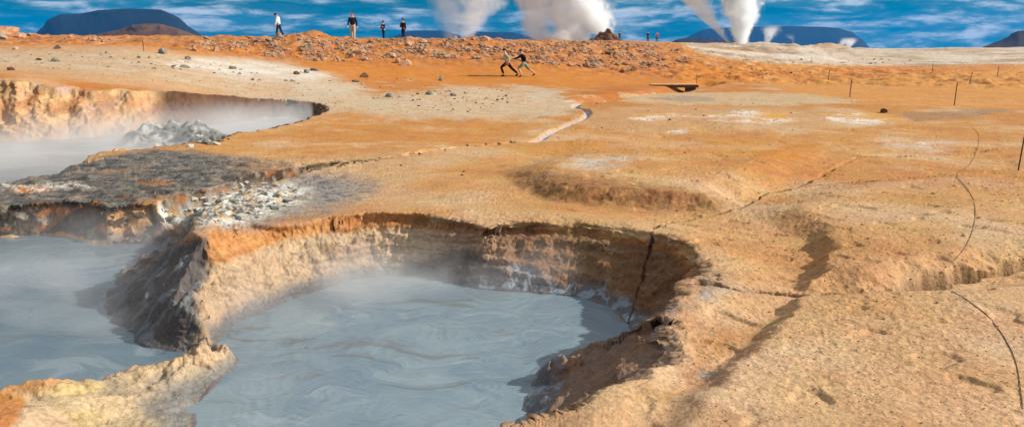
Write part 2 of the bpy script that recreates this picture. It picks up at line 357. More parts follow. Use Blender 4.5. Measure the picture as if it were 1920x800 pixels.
# base: far orange to near sandy tan
COL = ramp(PY+wn1*12, [(100, (196,126,52)), (150, (196,120,42)), (190, (198,134,62)), (280, (208,153,88)), (400, (206,158,102)), (560, (210,166,118)), (800, (214,170,124))])
def blend(m, c):
    global COL
    m = np.clip(m, 0, 1)[..., None]; c = np.asarray(c); COL = COL*(1-m)+(c if c.ndim == 3 else col(c) if c.max() > 1.5 else c)*m
def zone(pts, soft=12, ay=1.0, j=1.0, smooth=True):
    pts = smoothpoly(list(pts)) if smooth else pts
    pts = [(a, b*ay) for a, b in pts]; m = np.zeros_like(PX)
    x_ = PX+JX*j; y_ = (PY+JY*j)*ay; soft = soft*1.35; k = near(x_, y_, pts, soft*2+1) & ok
    if k.any(): d = segd(x_[k], y_[k], pts, True); m[k] = 1-ss(-soft, soft, d)
    return m
n01 = lambda n, a=-.3, b=.3: ss(a, b, n)
blend(.55*n01(wn1, -.1, .5), (196,128,60)); blend(.55*n01(-wn1, .0, .5), (222,190,152)); blend(.35*n01(wn2, .1, .4)*(PY > 330), (196,146,100)); blend(.35*n01(wn4, 0, .5)*(PY < 400), (188,112,42))
blend(zone([(930,120),(1300,125),(1500,125),(1300,165),(1000,165),(420,130),(330,100),(0,85),(0,75),(500,90)], 6, 2)*.85, (206,128,44))
blend(zone([(1100,165),(1230,160),(1300,175),(1200,182),(1130,200),(1060,192)], 8, 2)*.7, (184,104,34))
blend(zone([(1360,118),(1960,112),(2400,110),(2400,200),(1900,205),(1600,190),(1420,160)], 8, 2)*.75, (214,148,72))
blend(zone([(1360,128),(1900,118),(1960,124),(1640,148),(1400,150)], 4, 3)*.7*n01(wn1, -.4, .3), (192,108,40))
# pale slopes on the left
blend(zone([(-300,85),(0,95),(250,84),(330,100),(480,112),(560,122),(640,150),(700,175),(760,200),(600,212),(420,180),(240,150),(0,132),(-300,128)], 12, 1.6)*(.58+.4*n01(wn2+wn1, -.4, .4)), (206,182,148))
blend(zone([(320,106),(450,112),(560,125),(620,138),(560,150),(450,146),(340,128)], 10, 1.6)*(.5+.5*n01(wn1, -.4, .2)), (226,214,196))
blend(zone([(560,150),(640,158),(680,176),(600,182),(540,168)], 10, 1.6)*.7, (214,196,168))
blend(zone([(660,188),(800,168),(900,160),(1020,178),(1090,196),(1080,206),(960,216),(850,222),(720,224),(640,208)], 9, 2)*(.6+.4*n01(wn2)), (208,184,150))
blend(zone([(940,158),(1000,160),(1080,196),(1000,186)], 5, 2)*.7, (205,188,160))
blend(zone([(570,228),(700,215),(960,222),(960,262),(760,290),(560,292),(470,270)], 12, 1.6)*.75*n01(wn2, -.5, .3), (202,132,58))
blend(zone([(470,282),(700,280),(980,262),(900,300),(720,345),(900,400),(620,400),(560,330)], 14, 1.4)*.55, (206,170,128))
# right plain: pale streaks, white and yellow mineral crusts
blend(zone([(1130,180),(1280,174),(1500,176),(1620,186),(1440,197),(1240,200)], 5, 3)*.8, (206,178,138))
blend(zone([(1240,186),(1330,183),(1320,194),(1250,196)], 4, 3)*.5, (140,122,110))
blend(zone([(1100,205),(1350,200),(1640,205),(1700,240),(1400,250),(1160,245),(1080,225)], 8, 2)*.6, (204,164,118))
blend(zone([(960,262),(1500,258),(1550,290),(1200,296),(1000,290)], 9, 2)*.6, (208,144,68))
blend(zone([(1450,270),(1540,268),(1530,300),(1440,300)], 8, 2)*.5, (200,120,35))
WH, YE = (236,226,212), (226,166,52)
for c_, P_, st, sf in ((YE, [(1212,216),(1290,214),(1330,222),(1240,224)], .8, 2), (WH, [(1205,221),(1300,217),(1380,216),(1290,223),(1215,226)], .95, 2),
        (YE, [(1370,222),(1440,208),(1500,214),(1480,228),(1400,228)], .8, 3), (WH, [(1365,216),(1400,210),(1445,212),(1430,220),(1380,220)], .95, 2),
        (WH, [(1350,226),(1440,224),(1500,226),(1440,232),(1360,230)], .85, 2), (WH, [(1245,246),(1290,242),(1320,243),(1300,250),(1255,250)], .9, 2),
        (YE, [(1308,242),(1322,238),(1336,245),(1315,249)], .95, 1.5), (YE, [(1530,212),(1600,206),(1660,212),(1700,224),(1650,236),(1560,226)], .7, 3),
        (WH, [(1535,224),(1560,219),(1650,224),(1640,238),(1560,238)], .9, 3), ((222,150,30), [(1652,226),(1672,223),(1672,233),(1655,232)], .9, 2),
        (WH, [(1560,212),(1600,209),(1596,215),(1566,215)], .8, 1.5),
        ((216,196,172), [(1640,268),(1700,262),(1800,266),(1800,284),(1690,286)], .65, 6), ((226,216,204), [(1720,264),(1752,268),(1760,274),(1730,270)], .7, 2),
        ((206,196,180), [(1030,306),(1090,298),(1190,304),(1180,318),(1060,322)], .85, 6), ((212,190,170), [(1150,268),(1230,262),(1340,268),(1240,280)], .3, 6)):
    blend(zone(P_, sf*2.2, 2, 1.0)*st*(.25+.75*n01(wn3+wn2, -.35, .2)), c_)
blend(zone([(1700,205),(1800,198),(1900,205),(1740,224),(1690,228)], 4, 2)*.6, (150,122,96))
# far pale clay fields
fm = zone([(1270,74),(1300,95),(1340,108),(1480,122),(1700,124),(1920,120),(2800,118),(2800,60),(1270,50)], 4, 3, .5)
fn = fbm2(X*.05, Y*.11, 5, 141)
blend(fm*.95, (206,184,156)); blend(fm*n01(fn, .0, .35)*.6, (224,212,196)); blend(fm*n01(-fn, .05, .35)*.7, (166,134,106)); blend(fm*n01(fbm2(X*.04, Y*.1, 4, 151), .15, .4)*.6, (190,140,80))
blend(zone([(-200,122),(0,125),(240,140),(420,168),(560,198),(600,225),(560,224),(420,188),(240,160),(0,142),(-200,140)], 7, 1.5, .5)*.75, (206,160,112))
# rocky ridge tint
rg = M['rid']*(PX < 1280); rn = fbm2(X*.9, Y*.9, 4, 161)
blend(rg*.45, (190,108,44)); blend(rg*n01(rn, .02, .3)*.5, (140,82,46)); blend(rg*n01(-rn, .1, .4)*.5, (214,140,66)); blend(rg*n01(fbm2(X*1.6, Y*1.6, 3, 171), .1, .35)*.4, (204,158,120))
# browner lip of the middle terrace and mound edges
blend(zone([(930,312),(1000,320),(1200,345),(1380,385),(1350,402),(1100,390),(980,376)], 14, 1.3, .5)*.9*(.45+.55*n01(wn3, -.3, .2)), (146,96,54))
blend(zone([(1360,400),(1500,408),(1600,450),(1700,510),(1660,548),(1500,552),(1520,480),(1440,430)], 20, 1)*.5, (182,128,74))
blend(zone([(1430,600),(1470,640),(1300,740),(1240,800),(1180,800),(1300,700)], 16, 1)*.55, (184,124,66))
# grey shelf and its painted edge
sh = zone([(-400,340),(0,325),(110,312),(200,288),(300,280),(365,280),(470,292),(560,298),(530,312),(440,352),(330,374),(180,402),(0,425),(-400,455)], 6, 1.3, .5)
sn = fbm2(X*2.6, Y*4.2, 4, 181)
blend(sh*(.95-.55*ss(390, 520, PX)), (116,115,110)); sh = sh*(1-.55*ss(400, 540, PX)); blend(sh*n01(sn, .06, .25)*.7, (66,68,68)); blend(sh*n01(-sn, .12, .3)*.6, (158,138,112)); blend(sh*n01(fbm2(X*5, Y*9, 3, 185), .12, .25)*.7, (52,52,52))
blend(zone([(0,352),(180,342),(190,352),(40,362)], 3, 2, .6)*n01(wn3, -.2, .1)*.9, (226,214,196))
blend(zone([(20,356),(70,352),(120,352),(60,362)], 3, 2, .6)*n01(-wn3, -.1, .1)*.9, (200,118,40))
blend(zone([(190,318),(300,308),(250,322),(200,330)], 5, 2, .6)*.5, (186,142,98)); blend(zone([(250,340),(300,332),(350,340),(300,350)], 5, 2, .6)*.8*n01(wn3, -.1, .1), (190,118,54))
# pit walls, by height within the soil layers, shade painted on the right
w2 = np.clip(M['wall'], 0, 1); near_pit = (Y < 12)
sl = 1.0*(M['t'] < 1.0)*(M['t'] > -.2)*(M['pit'] == 0)
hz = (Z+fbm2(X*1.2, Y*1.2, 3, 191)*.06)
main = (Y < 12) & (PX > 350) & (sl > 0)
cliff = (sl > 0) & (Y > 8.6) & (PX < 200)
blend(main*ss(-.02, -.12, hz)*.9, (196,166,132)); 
blend(main*ss(820, 1000, PX+30*wn2)*ss(-.0, -.10, hz)*(PX < 1400)*(PY < 640)*.85, (136,94,58))  # shade over the right of the back wall, painted as brown
blend(main*ss(1120, 1200, PX+20*wn2)*ss(-.0, -.08, hz)*(PY < 640)*.8, (122,80,48))  # deeper painted shade towards the right wall
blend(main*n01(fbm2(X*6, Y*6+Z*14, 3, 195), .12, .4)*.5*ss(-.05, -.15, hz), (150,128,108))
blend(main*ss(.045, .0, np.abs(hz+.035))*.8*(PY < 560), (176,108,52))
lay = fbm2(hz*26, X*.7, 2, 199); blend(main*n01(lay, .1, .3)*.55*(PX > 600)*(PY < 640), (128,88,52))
rs_ = main & (PY > 600) & (PX > 960); blend(rs_*.9*ss(.06, -.06, hz), (134,106,88)); blend(rs_*n01(wn2, .0, .3)*.5*ss(0, -.1, hz), (158,116,84))  # near right slope: its shade painted in as mauve brown
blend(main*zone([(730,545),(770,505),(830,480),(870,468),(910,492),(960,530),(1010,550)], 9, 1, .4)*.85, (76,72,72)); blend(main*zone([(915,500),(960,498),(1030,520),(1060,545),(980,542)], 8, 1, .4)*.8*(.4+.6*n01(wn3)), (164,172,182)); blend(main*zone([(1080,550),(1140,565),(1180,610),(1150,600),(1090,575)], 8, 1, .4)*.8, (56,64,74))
blend(M['wet']*(Y < 12)*(PX > 200)*.9, (92,98,104)); blend(M['wet']*(Y < 12)*n01(wn3, .05, .3)*(PX > 900)*.8*(sl > 0), (160,172,184))
# dark side of the spit between the pools
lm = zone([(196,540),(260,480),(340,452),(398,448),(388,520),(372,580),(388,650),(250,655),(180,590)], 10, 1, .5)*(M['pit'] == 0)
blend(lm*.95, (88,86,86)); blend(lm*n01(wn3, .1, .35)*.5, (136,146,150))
blend(zone([(400,425),(520,412),(860,392),(860,408),(560,440),(400,492),(378,480)], 6, 1, .4)*.8*(M['pit'] == 0), (204,138,80))
hm = M['H']*(M['pit'] == 0)
blend(hm*.9, (104,86,76)); blend(hm*n01(wn3, .05, .3)*.6, (156,130,108)); blend(hm*n01(-wn2, .15, .4)*.5, (66,56,50))
# white, yellow and blue-grey crust
cz = zone([(290,408),(350,384),(400,358),(450,342),(520,342),(572,354),(572,384),(480,412),(410,432),(330,428)], 12, 1, .5)*(M['pit'] == 0)
c1 = fbm2(X*4, Y*4, 4, 201); c2 = fbm2(X*6+9, Y*6, 3, 211)
gs = zone([(560,326),(640,332),(712,352),(690,372),(620,398),(500,424),(400,442),(470,400),(520,350)], 16, 1, .6)*(M['pit'] == 0)
blend(gs*(.8-.3*ss(620, 710, PX)), (138,140,138)); blend(gs*n01(c2, .08, .25)*.8, (92,96,102))
blend(cz*.9, (150,150,146)); blend(cz*n01(c1, -.25, .0)*.95, (232,228,216)); blend(cz*n01(c2, .1, .26)*.85, (226,176,104)); blend(cz*n01(-c1, .28, .42)*.4, (110,110,108))
# cliff of the shelf: dark with rust
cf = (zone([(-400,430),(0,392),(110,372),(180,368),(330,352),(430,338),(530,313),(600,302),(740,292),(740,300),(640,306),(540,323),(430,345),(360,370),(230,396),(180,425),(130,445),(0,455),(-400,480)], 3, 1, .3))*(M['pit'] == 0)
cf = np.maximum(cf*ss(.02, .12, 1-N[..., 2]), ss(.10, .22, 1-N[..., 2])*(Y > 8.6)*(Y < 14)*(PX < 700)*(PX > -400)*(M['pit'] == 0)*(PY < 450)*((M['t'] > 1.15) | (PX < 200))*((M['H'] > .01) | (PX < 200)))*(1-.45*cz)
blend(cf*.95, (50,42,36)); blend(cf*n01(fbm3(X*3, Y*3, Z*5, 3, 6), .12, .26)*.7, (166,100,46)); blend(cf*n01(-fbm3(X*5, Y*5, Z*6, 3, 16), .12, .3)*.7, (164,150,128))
# grey stains near the right rim and crack
for P_, c_, st in (([(1310,528),(1380,515),(1400,545),(1330,562)], (120,116,112), .8), ([(1235,588),(1300,570),(1310,590),(1270,625),(1230,620)], (104,98,96), .8),
        ([(1300,556),(1390,545),(1440,556),(1340,566)], (176,168,160), .7), ([(1300,720),(1335,712),(1345,730),(1310,738)], (140,128,116), .8), ([(1290,540),(1320,500),(1350,490),(1340,530)], (160,110,90), .5),
        ([(1250,622),(1300,600),(1290,660),(1240,680)], (166,150,140), .4), ([(1470,350),(1600,340),(1640,360),(1500,380)], (216,190,160), .5)):
    blend(zone(P_, 10, 1, .6)*st*(.4+.6*n01(wn3, -.1, .15)), c_)
# bank at the lower left
bk = zone([(-100,740),(60,748),(150,735),(210,708),(330,680),(440,662),(450,690),(400,725),(370,770),(360,900),(-100,900)], 8, 1, .3)*(M['pit'] == 0)
blend(bk*.92, (212,184,144)); blend(bk*n01(wn2, .1, .45)*.5, (206,178,110)); blend(bk*n01(-wn2, .15, .45)*.6, (218,170,132)); blend(bk*M['wet']*.9, (120,122,120))
vc = np.abs(fbm2(X*2.4, Y*2.4, 2, 221)); blend(bk*(1-ss(.0, .022, vc))*.6, (120,88,66))
blend(zone([(-100,735),(20,738),(58,752),(30,800),(-100,860)], 4, 1, .15)*.9, (206,134,66))
# upper crater
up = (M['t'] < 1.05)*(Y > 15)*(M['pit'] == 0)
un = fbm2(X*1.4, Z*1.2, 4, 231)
blend(up*.9, (216,174,126)); blend(up*n01(un, .05, .3)*.5, (186,122,70)); blend(up*n01(-un, .15, .4)*.6, (190,160,150)); blend(up*ss(270, 320, PX)*.97, (96,64,44)); blend(up*n01(fbm2(X*2.4, Z*1.5, 3, 235), .1, .3)*.5*(1-.6*ss(280, 330, PX)), (140,92,52))  # dark brown on the right wall is painted shade
hp = 1.0*(M['pit'] == 3)*(Z > ZU+.005)*(Y > 13); hn = fbm2(X*3, Y*3+Z*3, 4, 241)
blend(hp*.9, (140,146,144)); blend(hp*n01(hn, .0, .2)*.8, (206,204,192)); blend(hp*n01(-hn, .1, .3)*.8, (84,88,88))
blend(M['stream']*.95, (186,178,176)); blend(M['stream']*n01(wn3)*.5, (150,156,164)); blend(M['gully']*.3, (150,92,40))
blend(M['crack']*.95*(Y < 12.5), (60,36,20)); blend(M['crack']*.35*(Y > 12.5), (120,80,50))  # shade down in the cracks painted as dark brown
blend(.16*n01(fbm2(X*11, Y*11, 3, 251), .1, .35)*(Y < 40), (120,78,44))

me, q4 = grid_mesh('ground', np.stack([X, Y, Z], -1).reshape(-1, 3), NR, NC, True)
finish(me, q4)
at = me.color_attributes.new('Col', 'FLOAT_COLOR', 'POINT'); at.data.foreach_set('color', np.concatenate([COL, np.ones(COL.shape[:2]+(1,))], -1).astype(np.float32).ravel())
wa = me.attributes.new('Wet', 'FLOAT', 'POINT'); wa.data.foreach_set('value', (M['wet']*(Y < 40)).astype(np.float32).ravel())
s = NT('geothermal_soil'); pos = s.a('ShaderNodeTexCoord').outputs['Object']
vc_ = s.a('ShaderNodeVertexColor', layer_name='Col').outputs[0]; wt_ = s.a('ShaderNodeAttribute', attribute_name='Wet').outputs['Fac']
fine = s.noise(pos, 26, 6, .7); mid = s.noise(pos, 3.1, 6, .62); vor = s.a('ShaderNodeTexVoronoi', {'Vector': pos, 'Scale': 34.0}, feature='F1').outputs['Distance']
v = s.math('MULTIPLY', s.mr(fine, .32, .68, .78, 1.24), s.mr(mid, .3, .7, .92, 1.1))
spk = s.mr(s.noise(pos, 52, 4, .65), .56, .68, 1.0, .5); v = s.math('MULTIPLY', v, spk)
cc = s.a('ShaderNodeVectorMath', {0: vc_, 'Scale': v}, operation='SCALE').outputs[0]
hs = s.a('ShaderNodeHueSaturation', {'Color': cc, 'Saturation': 1.0, 'Hue': s.mr(s.noise(pos, 1.3, 5, .6), .3, .7, .493, .507)})
b = s.a('ShaderNodeBsdfPrincipled', {'Base Color': hs.outputs[0], 'Roughness': s.mr(wt_, .2, .9, .93, .42), 'Specular IOR Level': .3})
hgt = s.math('ADD', s.math('MULTIPLY', fine, 1.1), s.math('ADD', s.math('MULTIPLY', vor, .3), s.math('MULTIPLY', s.noise(pos, 9, 6, .7), .7)))
bp = s.a('ShaderNodeBump', {'Height': hgt, 'Strength': .8, 'Distance': .016}); s.l.new(bp.outputs[0], b.inputs['Normal']); s.l.new(b.outputs[0], s.out.inputs[0])
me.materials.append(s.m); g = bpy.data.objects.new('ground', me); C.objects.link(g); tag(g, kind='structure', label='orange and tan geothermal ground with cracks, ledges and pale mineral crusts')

# ------------------------------------------------------------------ mud pools
def mud_mat(name, c1, c2, c3, sc=1.0, rough=.42):
    s = NT(name); pos = s.a('ShaderNodeTexCoord').outputs['Object']
    wv = s.a('ShaderNodeTexNoise', {'Vector': pos, 'Scale': .9*sc, 'Detail': 2.0}).outputs['Color']
    d = s.a('ShaderNodeVectorMath', {0: wv, 'Scale': 1.6/sc}, operation='SCALE').outputs[0]; p2 = s.a('ShaderNodeVectorMath', {0: pos, 1: d}, operation='ADD').outputs[0]
    mp = s.a('ShaderNodeMapping', {'Vector': p2, 'Rotation': (0, 0, .25), 'Scale': (.6, 2.6, 1)}).outputs[0]
    st = s.noise(mp, 1.5*sc, 6, .6, .6); fn = s.noise(mp, 7*sc, 5, .6, .4); pat = s.noise(pos, 1.1*sc, 4, .6, .5)
    L = lambda c: tuple(lin(c)*.74)+(1,)
    c = s.mix(s.mr(pat, .38, .66, 0, 1), L(c1), L(c2)); c = s.mix(s.mr(st, .56, .66, 0, .6), c, L(c3)); c = s.mix(s.mr(fn, .58, .70, 0, .5), c, L(c3)); c = s.mix(s.mr(st, .44, .36, 0, .25), c, L((186,198,200)))
    b = s.a('ShaderNodeBsdfPrincipled', {'Base Color': c, 'Roughness': s.mr(st, .3, .7, rough-.16, rough+.06), 'Specular IOR Level': .5})
    h = s.math('ADD', st, s.math('MULTIPLY', fn, .35)); bp = s.a('ShaderNodeBump', {'Height': h, 'Strength': .5, 'Distance': .05}); s.l.new(bp.outputs[0], b.inputs['Normal'])
    s.l.new(b.outputs[0], s.out.inputs[0]); return s.m
def pool(name, pts, zw, step, mat, label, other=None, amp=.006):
    xs = np.arange(min(p[0] for p in pts)-.3, max(p[0] for p in pts)+.3, step); ys = np.arange(min(p[1] for p in pts)-.3, max(p[1] for p in pts)+.3, step)
    gx, gy = np.meshgrid(xs, ys, indexing='ij'); d = segd(gx, gy, pts, True); keep = d < max(.22, step*2)
    if other is not None: keep &= d <= segd(gx, gy, other, True)
    wx = gx+fbm2(gx*.9, gy*.9, 2, 301)*.8; wy = gy+fbm2(gx*.9, gy*.9, 2, 305)*.8
    zz = fbm2(wx*.9, wy*3.2, 4, 311)*amp+np.abs(fbm2(wx*2.2, wy*6, 3, 321))*amp*.7
    rr_ = random.Random(len(pts))
    for _ in range(9):
        cx_, cy_ = pts[rr_.randrange(len(pts))][:2]; mx_, my_ = np.mean([p[0] for p in pts]), np.mean([p[1] for p in pts]); f_ = rr_.uniform(.15, .7); cx_ += (mx_-cx_)*f_; cy_ += (my_-cy_)*f_; r_ = rr_.uniform(.03, .08); qq = np.hypot(gx-cx_, (gy-cy_)*1.0)
        kk = qq < .5; zz[kk] += (.006*np.exp(-((qq[kk]-r_)/.014)**2)+.002*np.exp(-((qq[kk]-r_*1.9)/.02)**2)+.006*np.exp(-(qq[kk]/.03)**2))*(step < .03)
    idx = -np.ones(gx.shape, int); idx[keep] = np.arange(keep.sum()); V = np.stack([gx[keep], gy[keep], zw+zz[keep]], -1)
    a = idx[:-1, :-1]; b_ = idx[1:, :-1]; c = idx[1:, 1:]; dd = idx[:-1, 1:]; m = (a >= 0) & (b_ >= 0) & (c >= 0) & (dd >= 0)
    q = np.stack([a[m], b_[m], c[m], dd[m]], -1); me = bpy.data.meshes.new(name); me.vertices.add(len(V)); me.vertices.foreach_set('co', V.astype(np.float32).ravel()); finish(me, q)
    me.materials.append(mat); o = bpy.data.objects.new(name, me); C.objects.link(o); return tag(o, kind='structure', label=label)
pool('mud_pool', W1, ZW, .016, mud_mat('grey_mud', (142,162,172), (124,146,162), (116,114,110), 1.0), 'round pool of grey boiling mud inside the tan pit', W2)
pool('mud_pool', W2, ZW, .05, mud_mat('still_mud', (116,136,146), (98,122,140), (100,112,120), .7, .36), 'still blue-grey mud pool on the left', W1, .003)
pool('mud_pool', W3, ZU, .12, mud_mat('far_mud', (158,160,160), (142,146,150), (128,130,132), .4, .4), 'grey steaming pool beneath the eroded bank', None, .004)

# ------------------------------------------------------------------ distant mountains
def mountain(name, label, prof, D, depth, mat, rough=.05, flat=.55, tint=None):
    """a table mountain or hill whose skyline follows the traced profile, with real depth behind it"""
    px = np.linspace(prof[0][0], prof[-1][0], 150); py = np.interp(px, [p[0] for p in prof], [p[1] for p in prof])
    a, b_, c = ray(px, py); x = a/b_*D; h = np.maximum(CH+c/b_*D, -6)
    v = np.linspace(-1, 1, 41); cs = np.clip((1-np.abs(v))/(1-flat), 0, 1); cs = cs*(1.25-.25*cs)
    Xg = np.repeat(x[:, None], 41, 1); Yg = D+v[None, :]*depth+0*Xg; s0 = depth
    n = fbm2(Xg/s0*5, Yg/s0*5, 5, 401+int(D) % 50)
    Xg = Xg*(1+v[None, :]*depth/D); 
    Zg = -6+(h[:, None]+6)*cs[None, :]*(1+rough*n*np.minimum(1, (1-cs[None, :])*4+.12))
    Yg = Yg+n*depth*.12*(1-np.abs(v[None, :]))
    V = np.stack([Xg, Yg, Zg], -1).reshape(-1, 3); me, q = grid_mesh(name, V, 150, 41); finish(me, q[:, ::-1]); me.materials.append(mat)
    o = bpy.data.objects.new(name, me); C.objects.link(o); return tag(o, kind='structure', label=label)
rockb = plain('basalt_slope', (22,30,40), .95, .3, .01); scree = plain('brown_scree', (92,66,50), .95, .35, .05); dark = plain('black_lava_slope', (50,40,38), .95, .3, .04)
mountain('table_mountain', 'broad flat-topped blue mountain far off at the left', [(60,82),(72,66),(85,52),(98,40),(112,32),(150,31),(170,28),(185,25),(240,22),(302,24),(318,30),(334,37),(352,52),(372,64),(385,80)], 1900, 260, rockb)
mountain('brown_hill', 'rounded dark brown hill in front of the table mountain', [(90,84),(140,71),(190,64),(225,56),(250,48),(275,45),(300,46),(330,54),(360,64),(385,73),(420,86)], 700, 70, scree, .03, .2)
mountain('distant_ridge', 'low blue ridge on the horizon behind the walkers', [(700,84),(735,70),(760,62),(775,59),(830,59),(850,64),(868,70),(880,66),(890,61),(960,62),(990,68),(1020,80),(1060,90)], 3500, 300, rockb)
mountain('blue_mountain', 'flat blue mountain on the right behind the steam column', [(1262,96),(1280,76),(1300,66),(1318,58),(1345,55),(1400,53),(1480,52),(1540,53),(1575,56),(1600,64),(1615,74),(1628,88),(1640,100)], 3600, 420, rockb)
mountain('dark_hill', 'small dark hill at the right edge of the skyline', [(1820,98),(1850,86),(1880,76),(1900,66),(1912,59),(1950,56),(2050,52),(2150,70),(2250,95)], 900, 90, dark, .04, .3)
mountain('low_dark_knoll', 'low dark knoll on the horizon left of the blue mountain', [(1240,88),(1268,75),(1290,71),(1330,72),(1380,76),(1420,86)], 1500, 60, dark, .03, .3)

# ------------------------------------------------------------------ rocks
def icos(sub=2):
    import bmesh
    bm = bmesh.new(); bmesh.ops.create_icosphere(bm, subdivisions=sub, radius=1.0)
    V = np.array([v.co[:] for v in bm.verts]); Fc = [tuple(v.index for v in f.verts) for f in bm.faces]; bm.free(); return V, Fc
IV, IF = icos(3)
def rockV(seed, sub=None, flat=.7):
    rs = np.random.RandomState(seed); V = IV.copy()
    for _ in range(13):
        n = rs.normal(size=3); n /= np.linalg.norm(n); d = rs.uniform(.42, .82); e = np.maximum(V@n-d, 0); V = V-e[:, None]*n*.97
    V += (fbm3(V[:, 0]*1.7+seed, V[:, 1]*1.7, V[:, 2]*1.7, 3, 7)*.16)[:, None]*V
    V += (fbm3(V[:, 0]*5+seed, V[:, 1]*5, V[:, 2]*5, 2, 9)*.05)[:, None]*V
    V *= np.array([rs.uniform(.9, 1.3), rs.uniform(.7, 1.0), flat*rs.uniform(.8, 1.15)]); V[:, 2] -= V[:, 2].min()*.55; V[:, 2] -= .12; return V
def rock_mat(name, c1, c2, c3):
    s = NT(name); pos = s.a('ShaderNodeTexCoord').outputs['Object']; ob = s.a('ShaderNodeObjectInfo').outputs['Random']
    K = lambda c: tuple(lin(c)*(.95 if 'white' in name or 'pink' in name else .8))+(1,)
    f = s.noise(s.a('ShaderNodeVectorMath', {0: pos, 1: s.a('ShaderNodeCombineXYZ', {0: s.math('MULTIPLY', ob, 30)}).outputs[0]}, operation='ADD').outputs[0], 2.2, 6, .65)
    c = s.mix(s.mr(f, .38, .6, 0, 1), K(c1), K(c2)); c = s.mix(s.mr(s.noise(pos, 6, 4, .6), .58, .7, 0, .8), c, K(c3))
    vv = s.a('ShaderNodeVectorMath', {0: c, 'Scale': s.mr(ob, 0, 1, .78, 1.18, False)}, operation='SCALE').outputs[0]
    b = s.a('ShaderNodeBsdfPrincipled', {'Base Color': vv, 'Roughness': .9, 'Specular IOR Level': .25})
    bp = s.a('ShaderNodeBump', {'Height': s.noise(pos, 9, 6, .65), 'Strength': .8, 'Distance': .12}); s.l.new(bp.outputs[0], b.inputs['Normal']); s.l.new(b.outputs[0], s.out.inputs[0]); return s.m
RM = {'rust': rock_mat('rust_rock', (176,116,74), (204,158,124), (110,70,48)), 'pink': rock_mat('pale_pink_rock', (216,182,152), (198,146,108), (120,80,60)),
      'grey': rock_mat('grey_rock', (150,142,126), (180,170,150), (92,82,70)), 'dark': rock_mat('dark_brown_rock', (106,72,50), (140,98,66), (74,50,38)),
      'crust': rock_mat('white_mineral_rock', (255,253,248), (244,236,216), (236,184,110)), 'ash': rock_mat('blue_grey_rock', (130,140,142), (186,186,178), (88,92,94))}
RME = {}
def rock_mesh(kind, i):
    if (kind, i) not in RME:
        me = bpy.data.meshes.new('rock'); me.from_pydata([tuple(v) for v in rockV(i*13+len(kind))], [], IF); me.materials.append(RM[kind]); RME[(kind, i)] = me
    return RME[(kind, i)]
rnd = random.Random(11)
def put_rocks(L, name='rock'):
    """L: (px, py, size in pixels, kind, label, group, name)"""
    x, y, z, D = hits([l[0] for l in L], [l[1] for l in L])
    for i, l in enumerate(L):
        s_ = l[2]/F*D[i]*.5; o = bpy.data.objects.new(l[6] if len(l) > 6 else name, rock_mesh(l[3], rnd.randrange(9))); C.objects.link(o)
        o.location = (x[i], y[i]+s_*.3, z[i]); o.scale = (s_*rnd.uniform(.85, 1.25), s_*rnd.uniform(.8, 1.2), s_*rnd.uniform(.8, 1.25)*(.6 if l[3] == 'crust' else 1)*(2.1 if 'pointed' in l[4] or 'upright' in l[4] else 1)); o.rotation_euler = (rnd.uniform(-.25, .25), rnd.uniform(-.25, .25), rnd.uniform(0, 6.28))
        tag(o, l[4], (l[6] if len(l) > 6 else 'rock').replace('_', ' '), l[5])
def inpoly(n, poly, seed, dens=None):
    rs = np.random.RandomState(seed); xs = [p[0] for p in poly]; ys = [p[1] for p in poly]; out = []
    while len(out) < n:
        X_ = rs.uniform(min(xs), max(xs), 4000); Y_ = rs.uniform(min(ys), max(ys), 4000)
        d = segd(X_, Y_, poly, True); k = d < 0
        if dens is not None: k &= rs.uniform(0, 1, 4000) < dens(X_, Y_)
        out += list(zip(X_[k], Y_[k]))
    return out[:n]
clump = lambda a, b: np.clip(.25+1.6*fbm2(a*.03, b*.09, 3, 77), .03, 1)
RS = []
ridge = [(380,72),(500,76),(560,64),(620,70),(800,76),(900,72),(1000,80),(1140,78),(1250,88),(1320,110),(1230,134),(1050,124),(900,110),(780,112),(640,116),(520,112),(470,98),(350,88)]
for i, (a, b2) in enumerate(inpoly(200, ridge, 3, clump)):
    far = a > 1000
    RS.append((a, b2, abs(rnd.gauss(0, 1))*5.5*(.65 if far else 1)+7.5, rnd.choice(['rust', 'pink', 'pink', 'rust', 'grey', 'dark'] if far else ['pink', 'pink', 'rust', 'pink', 'grey']),
        'rust and pink rubble rock strewn over the rocky ridge slope', 'rubble rocks on the ridge slope'))
for a, b2 in inpoly(14, [(330,88),(450,92),(450,100),(340,98)], 5): RS.append((a, b2, rnd.uniform(8, 16), 'pink', 'pinkish rock in the cluster on the orange slope left of the white patch', 'rock cluster left of the ridge'))
for a, b2 in inpoly(12, [(120,70),(230,74),(230,82),(125,76)], 6): RS.append((a, b2, rnd.uniform(7, 14), 'pink', 'pinkish rock in the row below the blue table mountain', 'rocks below the table mountain'))
for a, b2 in inpoly(34, [(20,95),(250,100),(480,130),(600,160),(560,170),(400,150),(240,130),(20,115)], 7): RS.append((a, b2, rnd.uniform(4, 10), 'grey', 'small grey stone on the pale slope above the steaming crater', 'stones on the pale slope', 'stone'))
for a, b2 in inpoly(50, [(720,180),(800,170),(980,164),(1010,180),(960,205),(860,212),(740,200)], 8): RS.append((a, b2, rnd.uniform(2.5, 8), rnd.choice(['grey', 'grey', 'pink', 'dark']), 'small stone scattered over the pale flat in front of the runners', 'stones on the pale flat', 'stone'))
for a, b2 in inpoly(26, [(1360,135),(1420,128),(1560,135),(1460,146),(1330,146)], 9): RS.append((a, b2, rnd.uniform(3, 7), rnd.choice(['pink', 'dark', 'rust']), 'brown stone on the low rise right of the plank bridge', 'stones right of the bridge', 'stone'))
